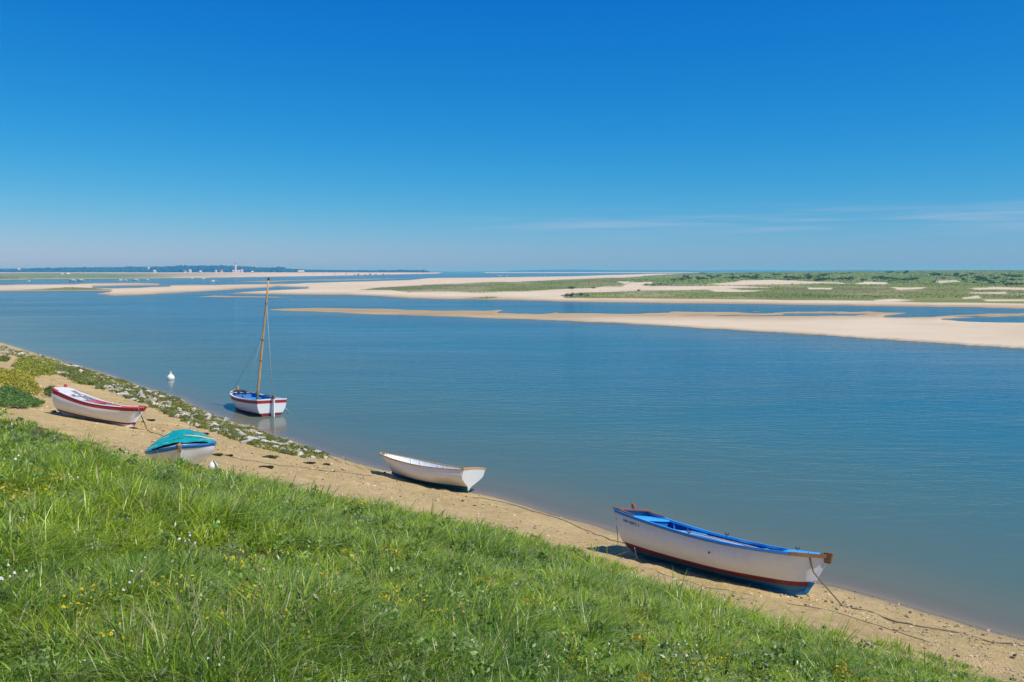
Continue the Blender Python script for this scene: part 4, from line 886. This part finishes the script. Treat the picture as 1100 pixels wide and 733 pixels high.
COVER = NT('teal_tarpaulin'); _v = obj_vec(COVER); _n = COVER.noise(_v, 5, 5, 0.6); COVER.surf(COVER.bsdf(COVER.mix(COVER.ramp(_n, [(0.35, 0.0), (0.7, 1.0)]), (0.0, 0.26, 0.25), (0.01, 0.40, 0.37)), 0.5, COVER.bump(COVER.noise(_v, 9, 4), 0.6, 0.03), 0.4).outputs[0]); COVER = COVER.m
def cover_patch(t0, t1, ridge, lift0, lift1, sag, seed):
    G = []
    for i in range(25):
        a = i / 24; t = t0 + (t1 - t0) * a; p = H4.pt(t, 1); y = p[1] + 0.05; r = []
        for j in range(33):
            k = -1 + 2 * j / 32; e = max(0, 1 - abs(k) ** 1.8)
            z = p[2] + 0.03 + ridge(a) * e + (lift0 * (1 - a) + lift1 * a) * (1 - abs(k)) - (0.10 if abs(k) > 0.93 else 0) * (1 - a * 0.7)
            z += 0.022 * math.sin(7 * a + 5 * k + seed) * (1 - abs(k)) + 0.05 * (1 - 0.5 * abs(k)) * float(fbm(np.array([k * 2.5 + 2.0 * a + seed]), np.array([a * 7.0 - 3 * abs(k)]), 311, 3)[0])
            r.append((p[0], y * k, z))
        G.append(r)
    return G
m = MB(); m.grid(cover_patch(0.0, 0.50, lambda a: 0.25 + 0.08 * math.sin(3.1 * a) - 0.05 * a, 0, 0, 0, 1.0), 0)
tp = tag(empty('tarpaulin', B4.location, B4.rotation_euler), 'teal tarpaulin tied over the open boat beside the grass', 'tarpaulin')
o = m.build('rear_sheet', COVER, tp); o.modifiers.new('thick', 'SOLIDIFY').thickness = 0.012
m = MB(); m.grid(cover_patch(0.44, 0.74, lambda a: 0.17 - 0.07 * a + 0.03 * math.sin(3.1 * a), 0.03, 0.02, 0, 2.3), 0); o = m.build('front_sheet', COVER, tp); o.modifiers.new('thick', 'SOLIDIFY').thickness = 0.012
m = MB(); p0, p1 = H4.pt(.02, 1), H4.pt(.78, 1); m.tube([(p0[0] - .1, 0, p0[2] + .25), (H4.pt(.3, 1)[0], 0, H4.zs(.3) + .28), (H4.pt(.44, 1)[0], 0, H4.zs(.44) + .22), (p1[0], 0, p1[2] + 0.11)], 0.014, 8); m.build('ridge_pole', GREYWOOD, tp)
m = MB(); a, b_ = H4.pt(.47, 1, 1), H4.pt(.50, 1, 1); m.tube([(a[0], a[1] + .02, a[2] + .06), (a[0] + .02, a[1] * .5, a[2] + .23), (a[0] + .02, a[1] * .1, a[2] + .30)], 0.022, 6); m.build('tie_batten', CREAM, tp)
for tt in (.12, .30, .60):
    for sd in (1, -1):
        m = MB(); a = H4.pt(tt, 1, sd); m.tube([(a[0], a[1] * .35, a[2] + .30 - .13 * (tt > .5)), (a[0] + .01, a[1] * .75, a[2] + .20 - .08 * (tt > .5)), (a[0] + .015, a[1] + sd * .06, a[2] + .02), (a[0] + .02, a[1] + sd * .02, a[2] - .16)], 0.008, 5); m.build('tie_cord', PALEROPE, tp)
# fender lying beside it
p = on_ground(229, 507, 0)
fd = tag(empty('fender', p), 'white round fender with green rope on the sand by the teal covered boat', 'fender')
m = MB(); m.lathe([(0.0, 0.0), (0.07, 0.02), (0.12, 0.08), (0.14, 0.15), (0.12, 0.22), (0.06, 0.28), (0.03, 0.31), (0.0, 0.32)], 14); m.build('fender_body', W2, fd)
m = MB(); m.tube([(0.02, -0.02, 0.31), (0.1, -0.08, 0.24), (0.18, -0.12, 0.08), (0.26, -0.14, 0.02), (0.12, -0.2, 0.02), (-0.1, -0.2, 0.02), (-0.2, -0.12, 0.02)], 0.022, 6); m.build('fender_line', GREENROPE, fd)

# --- 5: red and white sailing boat afloat
H5 = Hull(4.7, 1.85, 1.127, 1.0, 1.12, 0.138, 0.40, 0.90, full=1.05, floor=0.42)
B5 = tag(empty('sailing_boat', (-13.0524, 45.6261, -0.22), (0.05, 0.012, 2.262)), 'small white sailing boat with red stripe and bare wooden mast afloat near the shore', 'boat', 'open boats along the shore')
build_hull(H5, B5, [(0.32, MAROON), (lambda t: 0.80, W2), (lambda t: 0.955, RED), (1.0, W2)], laps=(0.6,))
lining(H5, B5, BLUE); floorboards(H5, B5, LBLUE); gunwales(H5, B5, W2, 0.10, 0.04, 0.02); transom(H5, B5, W2, 0.045, 0.03, [(0.32, 1), (0.80, 0), (0.955, 2), (1.0, 0)], [W2, MAROON, RED])
thwart(H5, B5, LBLUE, 0.10, 0.45, 0.80, 0.035, 'stern_seat', BLUE); thwart(H5, B5, LBLUE, 0.42, 0.30, 0.80, 0.035); thwart(H5, B5, LBLUE, 0.66, 0.26, 0.84, 0.035, 'mast_thwart'); foredeck(H5, B5, CREAM, 0.80, bulkhead=BLUE); ribs(H5, B5, LBLUE, [.22, .3, .5, .58, .73]); stem(H5, B5, W2, 0.07, 0.04, 0.1, 1.03)
rd = MB(); p = H5.pt(0, 1); P = [(p[0] - .05, .9), (p[0] - .30, .9)]
rd.hexa([(-.05, -.025, .02), (-.50, -.025, .04), (-.50, .025, .04), (-.05, .025, .02), (p[0] - .05, -.03, p[2] + .04), (p[0] - .30, -.03, p[2] + .02), (p[0] - .30, .03, p[2] + .02), (p[0] - .05, .03, p[2] + .04)]); rudder = rd.build('rudder', W2, B5, 0.01)
rd = MB(); rd.box((p[0] - .17, 0, p[2] + .12), (.24, .10, .18)); rd.build('rudder_head', OAK, rudder, 0.015)
q = MB(); q.tube([(p[0] - .1, 0, p[2] + .16), (p[0] + .9, .1, p[2] + .14)], [0.03, 0.018], 8); q.build('tiller', OAK, B5)
q = MB(); x, _, z = H5.pt(.90, 1); q.box((x, 0, z + .16), (.11, .11, .30)); q.build('samson_post', PINE, B5, 0.015)
# mast: from the thwart up to the pixel of its head
R5 = o_mat(B5); ms = np.linalg.solve(R5, np.array([0, 0, 0, 1.0]))
mx = H5.ix(.36, .8); base = local_to_world(B5, (mx, -0.25, 0.45))
def ray_at(px, py, D): r = ray(px, py); return np.array([0, 0, HC]) + r * (D / r[1])
def to_local(w): return np.linalg.solve(R5, np.array([*w, 1.0]))[:3]
MB_D = base[1]
best = min(((abs(proj(local_to_world(B5, (x_, y_, 0.75)))[0] - 275.6) + 0.4 * abs(x_ - 2.9) + 2 * abs(y_), x_, y_) for x_ in np.linspace(1.8, 3.4, 60) for y_ in np.linspace(-.6, .6, 40)))
mfoot = np.array([best[1], best[2], 0.44]); D0 = local_to_world(B5, mfoot)[1]; mtop = to_local(ray_at(288.6, 298.4, D0)); along = lambda k: mfoot + (mtop - mfoot) * k
mast = MB(); mast.tube([along(k) for k in (0, .15, .5, .85, .985)], [0.075, 0.073, 0.066, 0.052, 0.045], 10)
mo = mast.build('mast', PINE, B5); q = MB(); q.tube([along(.98), along(1.0)], 0.055, 10); q.build('mast_cap', IRON, mo)
for k in (.36, .52, .80):
    q = MB(); q.tube([along(k), along(k + .006)], 0.078, 10); q.build('mast_band', IRON, mo)
q = MB(); q.tube([along(.83), (p[0] - .1, 0, p[2] + .12)], 0.012, 5); q.build('backstay', PALEROPE, B5)
q = MB(); q.tube([along(.56), H5.pt(.78, 1, 1, .02)], 0.007, 4); q.build('shroud', IRON, B5)
q = MB(); q.tube([along(.60), H5.pt(.30, 1, 1, .02)], 0.007, 4); q.build('shroud', PALEROPE, B5)
x, _, z = H5.pt(.87, 1); q = MB(); q.tube([(x, -.12, z + .12), along(.105)], [0.03, 0.04], 8); q.build('boom', GREYWOOD, B5)
q = MB(); q.tube([along(.02), (mx + 1.0, .3, .98), (H5.pt(.82, 1)[0], .42, 1.07)], 0.025, 6); q.build('furled_spar', GREYWOOD, B5)
m = MB(); xx, yy, zz = H5.pt(.84, 1); V = []
for k in range(9): m.tube([(xx + .3 * math.sin(k * 2.4), .35 * math.cos(k * 1.9), zz + .05), (xx + .3 * math.sin(k * 2.4 + 1.2), .3 * math.cos(k * 1.9 + 1), zz + .12), (xx + .3 * math.sin(k * 2.4 + 2.3), .35 * math.cos(k * 1.9 + 2.2), zz + .06)], 0.035, 6)
m.build('rope_coil', IRON, B5)
q = MB(); q.tube([(H5.pt(.0, .6, -1)[0] + .1, H5.pt(0, .6, -1)[1] - .02, .62), (.1, H5.pt(0, .5, -1)[1] - .25, .45), (.1, H5.pt(0, .5, -1)[1] - .35, .2)], 0.03, 6); q.build('fender_line', PALEROPE, B5)

# --- buoy
p = flat(183.5, 407.5, 0)
bu = tag(empty('buoy', p), 'round white mooring buoy floating off the weedy shore at left', 'buoy')
m = MB(); m.lathe([(0.0, -0.18), (0.16, -0.15), (0.25, 0.0), (0.27, 0.10), (0.24, 0.22), (0.15, 0.32), (0.09, 0.36)], 18); m.build('float', W2, bu)
m = MB(); m.lathe([(0.09, 0.355), (0.085, 0.46), (0.05, 0.5), (0.0, 0.5)], 12); m.tube([(-.06, 0, .49), (-.05, 0, .58), (.05, 0, .58), (.06, 0, .49)], 0.018, 6); m.build('mooring_eye', CREAM, bu)

# --- ropes on the sand
bow1 = local_to_world(B1, H.pt(.93, 1, -1, 0, .04, .04))
rope('mooring_rope', [bow1, local_to_world(B1, H.pt(.985, .55, -1, 0, 0, .06)), on_ground(905, 652)] + ground_line([(905,652),(935,660),(962,668),(1000,676),(1040,683),(1110,697)])[1:], 0.016, ROPE, 'dark mooring rope from the wooden bow rail of the large blue boat across the sand', None)
rope('mooring_rope', ground_line([(700,612),(760,632),(868,652),(920,666),(960,678),(1000,690)], 0.008), 0.007, ROPE, 'thin rope half sunk in the sand along the lower beach before the large blue boat')
rope('mooring_rope', ground_line([(508,534),(545,541),(600,558),(640,574),(672,585)], 0.01), 0.011, ROPE, 'dark rope trailing from the white dinghy towards the large blue boat')
rope('mooring_rope', [local_to_world(B3, H3.pt(.96, 1, -1, 0, -.06, .06)), on_ground(158, 462)] + ground_line([(158,462),(166,466),(185,470),(206,474)])[1:], 0.022, ROPE, 'dark painter rope hanging from the red bow onto the sand')
rope('mooring_rope', ground_line([(236,488),(262,494),(300,500),(330,503),(400,512)], 0.01), 0.009, ROPE, 'dark line on the sand right of the teal covered boat')
rope('mooring_rope', ground_line([(352,490),(368,498),(392,504),(420,510)], 0.01), 0.009, ROPE, 'dark line on the wet sand left of the white dinghy')
rope('stern_line', [local_to_world(B1, H.pt(0.0, .8, -1, 0, 0, .02)), on_ground(664, 584)], 0.009, ROPE, 'short rope hanging from the stern of the large blue boat')
q = MB(); p = on_ground(686, 603, -0.1); q.tube([p, p + [-.05, 0, .2], p + [-.1, 0.02, .42]], [0.02, 0.018, 0.012], 6); tag(q.build('driftwood_stick', GREYWOOD), 'grey stick standing in the sand beside the large blue boat', 'stick')
# --- far shore: lighthouse, houses, moored boats
def far_at(px, py, D): r = ray_at(px, py, D); return r
WH = flatmat('white_wall', (0.66, 0.65, 0.62), 0.7); PK = flatmat('pinkish_wall', (0.62, 0.48, 0.40), 0.8); RF = flatmat('tiled_roof', (0.28, 0.10, 0.06), 0.8); SL = flatmat('slate_roof', (0.14, 0.15, 0.17), 0.7); LRED = flatmat('lantern_red', (0.50, 0.05, 0.05), 0.5); DK = flatmat('window_glass', (0.03, 0.04, 0.05), 0.2)
D = 3100; b0 = far_at(253.2, 292.0, D); h = 10.2 * D / F
lh = tag(empty('lighthouse', b0), 'tall white lighthouse with a red lantern on the far left shore', 'lighthouse')
m = MB(); m.lathe([(4.2, -4), (4.0, 0), (3.1, h * .72), (3.2, h * .74), (4.0, h * .76), (4.0, h * .79)], 16); m.build('tower', WH, lh)
m = MB(); m.lathe([(2.4, h * .79), (2.4, h * .9)], 12); m.build('lantern_room', LRED, lh)
m = MB(); m.lathe([(3.0, h * .9), (1.6, h * .96), (0.2, h * 1.0), (0, h * 1.02)], 12); m.build('lantern_roof', LRED, lh)
def house(px, py, D, w, d, hh, wall, roof, label, group='houses along the far left shore', rot=0.0):
    D = (3420 if py < 291 else min(3150, max(1500, 6.1 * F / max(0.1, py - 291)))) if D > 1600 else D; k_ = D / 1875; w *= k_; d *= k_; hh *= k_; b = far_at(px, py, D); o = tag(empty('house', b, (0, 0, rot)), label, 'house', group); w *= 0.62; hh *= 0.6; m = MB(); m.box((0, 0, hh / 2 - min(b[2], 4) / 2), (w, d, hh + min(b[2], 4))); m.build('wall', wall, o)
    m = MB(); z = hh; m.add([(-w/2-.4, -d/2-.4, z), (w/2+.4, -d/2-.4, z), (w/2+.4, d/2+.4, z), (-w/2-.4, d/2+.4, z), (-w/2-.4, 0, z + d * .42), (w/2+.4, 0, z + d * .42)], [(0, 1, 5, 4), (2, 3, 4, 5), (0, 4, 3), (1, 2, 5), (3, 2, 1, 0)]); m.build('roof', roof, o)
    for k in (-.28, .28):
        m = MB(); m.box((w * k, -d / 2 - .02, hh * .5), (1.1 * k_, .12, 1.2 * k_)); m.build('window', DK, o)
    return o
for k, (px, py, w, hh, roof, lab) in enumerate([(256.5,292.6,9,3.2,WH,'low white annex house right beside the lighthouse'),(260.0,292.2,6,4.2,WH,'white house at the right end of the lighthouse buildings'),(250.8,292.2,4,3,WH,'tiny white hut left beside the lighthouse'),(160.2,289.9,6.5,5,WH,'white house high before the dark wood at left'),(166.3,292.3,7,3,WH,'low white house below the dark wood at left'),
        (199.0,292.6,7,4,SL,'pale house with grey roof, first of a pair left of the lighthouse'),(204.4,292.2,6,4.5,WH,'tall pale house, second of a pair left of the lighthouse'),(215.6,293.2,6,4,WH,'white house alone between the pair of houses and the lighthouse'),(238.0,291.9,6,4,RF,'white house with tiled roof just left of the lighthouse'),(232.2,292.4,5,2.6,WH,'small white house left of the tiled roof house'),
        (271.3,293.2,5,2.6,WH,'small white house right of the lighthouse'),(233.2,297.0,5,4,WH,'white house low by the water below the lighthouse'),(73.8,295.6,8,3.4,WH,'white house before the wood near the left end'),(67.2,295.8,6,2.4,WH,'low pale house beside the white house near the left end'),(20.6,290.6,4,4,PK,'pinkish house peeping out of the wood at far left'),(323.5,293.2,20,4.6,PK,'long pale building right of the mast head on the far shore'),
        (212,297.2,5,2.6,PK,'small pinkish hut by the far water left of the lighthouse')]):
    house(px, py, 1875 if k != 3 else 1940, w, 6, hh, PK if roof is RF else WH if roof in (WH, SL) else PK, RF if roof is RF else (SL if roof is SL else WH), lab)
for k in range(14):
    house(336 + k * 6.2 + random.uniform(-1.5, 1.5), 296.0 - 0.05 * k, 1500, random.uniform(3, 6), 4, random.uniform(2.0, 3.2), WH if k % 3 else PK, PK if k % 2 else RF, 'tiny pale hut in the row on the far sand bar right of the mast', 'huts on the far sand bar')
HB = MB(); Hb = Hull(6.0, 2.3, 1.3, 1.1, 1.6, .1, .8, .8)
PROTO = empty('moored_boat'); build_hull(Hb, PROTO, [(0.3, SL), (1.0, WH)]); m = MB(); m.hexa([(1.2, -.8, .9), (4.2, -.7, .9), (4.2, .7, .9), (1.2, .8, .9), (1.4, -.7, 2.1), (3.6, -.6, 2.1), (3.6, .6, 2.1), (1.4, .7, 2.1)]); m.build('cabin', WH, PROTO); m = MB(); m.tube([(3.4, 0, 1.2), (3.4, 0, 4.2)], .07, 6); m.build('mast', GREYWOOD, PROTO)
m = MB(); G = [[(Hb.pt(t, 1)[0], Hb.pt(t, 1)[1] * k, Hb.zs(t) - .12) for k in (-1, 0, 1)] for t in np.linspace(0, 1, 12)]; m.grid(G); m.build('deck', WH, PROTO); transom(Hb, PROTO, WH)
MOOR = [(148.5,301.4,'white boat moored left of the far sand tip, nearest the wood'),(160.5,301.0,'small white boat beside another, moored off the far shore at left'),(204.5,299.8,'white boat moored under the pair of houses'),(216.2,300.1,'white boat moored just left of the lighthouse'),(226.0,303.0,'white boat moored nearest, below the lighthouse'),(81.5,302.6,'yellowish boat lying on the far green bank at left'),
        (90.5,302.4,'white boat beside the yellowish boat at left'),(127,301.9,'white boat moored in mid channel at left'),(137.2,301.6,'small white boat right of the mid channel boat at left'),(29,303.0,'tiny white boat near the left edge of the far channel'),(534,297.0,'white boat left in the pair moored beyond the pale sand'),(539.5,296.8,'white boat right in the pair moored beyond the pale sand'),(543.5,296.8,'smallest white boat beside the pair beyond the pale sand'),(585.5,296.9,'white boat moored alone beyond the pale sand')]
for k, (px, py, lab) in enumerate(MOOR):
    o = PROTO if k == 0 else dup(PROTO); p = flat(px, py, 0); o.location = (p[0], p[1], -0.3 if k not in (5, 6) else 0.2); o.rotation_euler = (0, 0, random.choice([0.15, 3.0]) + random.uniform(-.3, .3)); s = 0.6 if k in (1, 8, 9, 12) else 0.75; o.scale = (s, s, s); tag(o, lab, 'boat', 'white boats moored far off')
SAIL = flatmat('white_sail', (0.82, 0.82, 0.80), 0.8); YP = empty('sailing_yacht'); build_hull(Hb, YP, [(0.3, SL), (1.0, WH)]); m = MB(); m.tube([(3, 0, .8), (3, 0, 9.6)], .07, 6); m.build('mast', GREYWOOD, YP)
def sail(name, a, b, c):
    a, b, c = map(np.array, (a, b, c)); G = [[a * (1 - u) + (b * (1 - v) + c * v) * u + np.array([0, .5 * math.sin(3.14 * u) * math.sin(3.14 * v) + .0, 0]) for v in np.linspace(0, 1, 7)] for u in np.linspace(0.02, 1, 7)]; m = MB(); m.grid(G); o = m.build(name, SAIL, YP); o.modifiers.new('thick', 'SOLIDIFY').thickness = .03
sail('mainsail', (2.9, 0, 9.3), (2.9, 0, 1.9), (-.2, .3, 1.9)); sail('jib', (3.2, 0, 8.6), (6.4, 0, 1.6), (3.3, .25, 1.7))
for k, (px, lab) in enumerate([(695,'white sail on the horizon, leftmost beyond the dunes'),(811,'white sail on the horizon beyond the middle of the dunes'),(823,'white sail close right of the middle sail on the horizon'),(835.5,'white sail right of the two middle sails on the horizon'),(895,'white sail on the horizon beyond the right half of the dunes'),(907,'rightmost white sail on the horizon above the dunes')]):
    o = YP if k == 0 else dup(YP); D = 4300 + 160 * k; o.location = ((px - CX) / F * D, D, -.3); o.rotation_euler = (0, 0, random.uniform(-.5, .5) + (3.1 if k % 2 else 0)); tag(o, lab, 'sailing boat', 'sails on the horizon')

# ---------------------------------------------------------------- air, sky, sun, camera
hz = NT('haze_air'); pv = hz.n('ShaderNodeVolumePrincipled'); pv.inputs['Color'].default_value = (0.055, 0.46, 1.0, 1); pv.inputs['Absorption Color'].default_value = (0.88, 0.98, 1, 1); pv.inputs['Density'].default_value = HAZE; pv.inputs['Anisotropy'].default_value = 0.0
hz.l(pv.outputs[0], hz.out.inputs['Volume'])
m = MB(); m.box((0, 5600, 17.5), (26000, 13800, 43)); o = m.build('haze', hz.m); tag(o, 'pale blue sea haze over the whole estuary', 'haze', kind='stuff')
SUN_EL, SUN_AZ = math.radians(56), math.radians(121)     # azimuth from +Y towards +X
d = np.array([math.sin(SUN_AZ) * math.cos(SUN_EL), math.cos(SUN_AZ) * math.cos(SUN_EL), math.sin(SUN_EL)])
from mathutils import Vector
L = bpy.data.lights.new('sun', 'SUN'); L.energy = 4.7; L.angle = math.radians(0.53); L.color = (1.0, 0.95, 0.87)
so = bpy.data.objects.new('sun', L); COL.objects.link(so); so.rotation_euler = Vector(d).to_track_quat('Z', 'Y').to_euler(); so.location = (30, 20, 60)
W = bpy.data.worlds.new('World'); SC.world = W; W.use_nodes = True; nt = W.node_tree; nt.nodes.clear()
sky = nt.nodes.new('ShaderNodeTexSky'); sky.sky_type = 'NISHITA'; sky.sun_disc = False; sky.sun_elevation = SUN_EL; sky.sun_rotation = SUN_AZ
sky.altitude = 0; sky.air_density = 1.0; sky.dust_density = 0.3; sky.ozone_density = 3.0
sr = nt.nodes.new('ShaderNodeSeparateColor'); nt.links.new(sky.outputs[0], sr.inputs[0]); cb = nt.nodes.new('ShaderNodeCombineColor')
for k, (c, g) in enumerate(SKYFIT):
    a = nt.nodes.new('ShaderNodeMath'); a.operation = 'MULTIPLY'; a.inputs[1].default_value = SKYSTR; nt.links.new(sr.outputs[k], a.inputs[0])
    b = nt.nodes.new('ShaderNodeMath'); b.operation = 'POWER'; b.inputs[1].default_value = g; nt.links.new(a.outputs[0], b.inputs[0])
    a = nt.nodes.new('ShaderNodeMath'); a.operation = 'MULTIPLY'; a.inputs[1].default_value = c / SKYSTR; nt.links.new(b.outputs[0], a.inputs[0]); nt.links.new(a.outputs[0], cb.inputs[k])
tc = nt.nodes.new('ShaderNodeTexCoord'); mp = nt.nodes.new('ShaderNodeMapping'); mp.inputs['Scale'].default_value = (5, 5, 130); nt.links.new(tc.outputs['Generated'], mp.inputs[0])
cn = nt.nodes.new('ShaderNodeTexNoise'); cn.inputs['Scale'].default_value = 1.0; cn.inputs['Detail'].default_value = 5; nt.links.new(mp.outputs[0], cn.inputs['Vector'])
cr = nt.nodes.new('ShaderNodeValToRGB'); cr.color_ramp.elements[0].position = 0.46; cr.color_ramp.elements[1].position = 0.72; nt.links.new(cn.outputs['Fac'], cr.inputs[0])
sx = nt.nodes.new('ShaderNodeSeparateXYZ'); nt.links.new(tc.outputs['Generated'], sx.inputs[0])
er = nt.nodes.new('ShaderNodeValToRGB'); e = er.color_ramp.elements; e[0].position = 0.030; e[0].color = (0, 0, 0, 1); e[1].position = 0.054; e[1].color = (1, 1, 1, 1); q = e.new(0.075); q.color = (0, 0, 0, 1); nt.links.new(sx.outputs[2], er.inputs[0])
mm = nt.nodes.new('ShaderNodeMath'); mm.operation = 'MULTIPLY'; nt.links.new(cr.outputs[0], mm.inputs[0]); nt.links.new(er.outputs[0], mm.inputs[1])
xr = nt.nodes.new('ShaderNodeMapRange'); xr.interpolation_type = 'SMOOTHSTEP'; xr.inputs['From Min'].default_value = -0.12; xr.inputs['From Max'].default_value = 0.12; nt.links.new(sx.outputs[0], xr.inputs['Value'])
mq = nt.nodes.new('ShaderNodeMath'); mq.operation = 'MULTIPLY'; nt.links.new(mm.outputs[0], mq.inputs[0]); nt.links.new(xr.outputs[0], mq.inputs[1]); mm = mq
m3 = nt.nodes.new('ShaderNodeMath'); m3.operation = 'MULTIPLY'; nt.links.new(mm.outputs[0], m3.inputs[0]); m3.inputs[1].default_value = 0.6
mx_ = nt.nodes.new('ShaderNodeMix'); mx_.data_type = 'RGBA'; nt.links.new(m3.outputs[0], mx_.inputs[0]); nt.links.new(cb.outputs[0], mx_.inputs[6]); mx_.inputs[7].default_value = (4.2, 5.4, 7.2, 1)
bg = nt.nodes.new('ShaderNodeBackground'); bg.inputs[1].default_value = SKYSTR; nt.links.new(mx_.outputs[2], bg.inputs[0]); wo = nt.nodes.new('ShaderNodeOutputWorld'); nt.links.new(bg.outputs[0], wo.inputs[0])
cam = bpy.data.cameras.new('camera'); co = bpy.data.objects.new('camera', cam); COL.objects.link(co); SC.camera = co
cam.sensor_width = 36; cam.lens = F / 1100 * 36; cam.clip_start = 0.1; cam.clip_end = 40000; co.location = (0, 0, HC); co.rotation_euler = (math.pi / 2 - PITCH, 0, 0)
SC.view_settings.view_transform = 'Standard'; SC.view_settings.look = 'None'; SC.view_settings.exposure = 0.0; SC.view_settings.gamma = 1.0; SC.view_settings.use_curve_mapping = False
cy = SC.cycles; cy.use_denoising = True; cy.denoiser = 'OPENIMAGEDENOISE'; cy.max_bounces = 6; cy.diffuse_bounces = 3; cy.glossy_bounces = 3; cy.transmission_bounces = 3; cy.transparent_max_bounces = 8; cy.volume_bounces = 0; cy.sample_clamp_indirect = 4
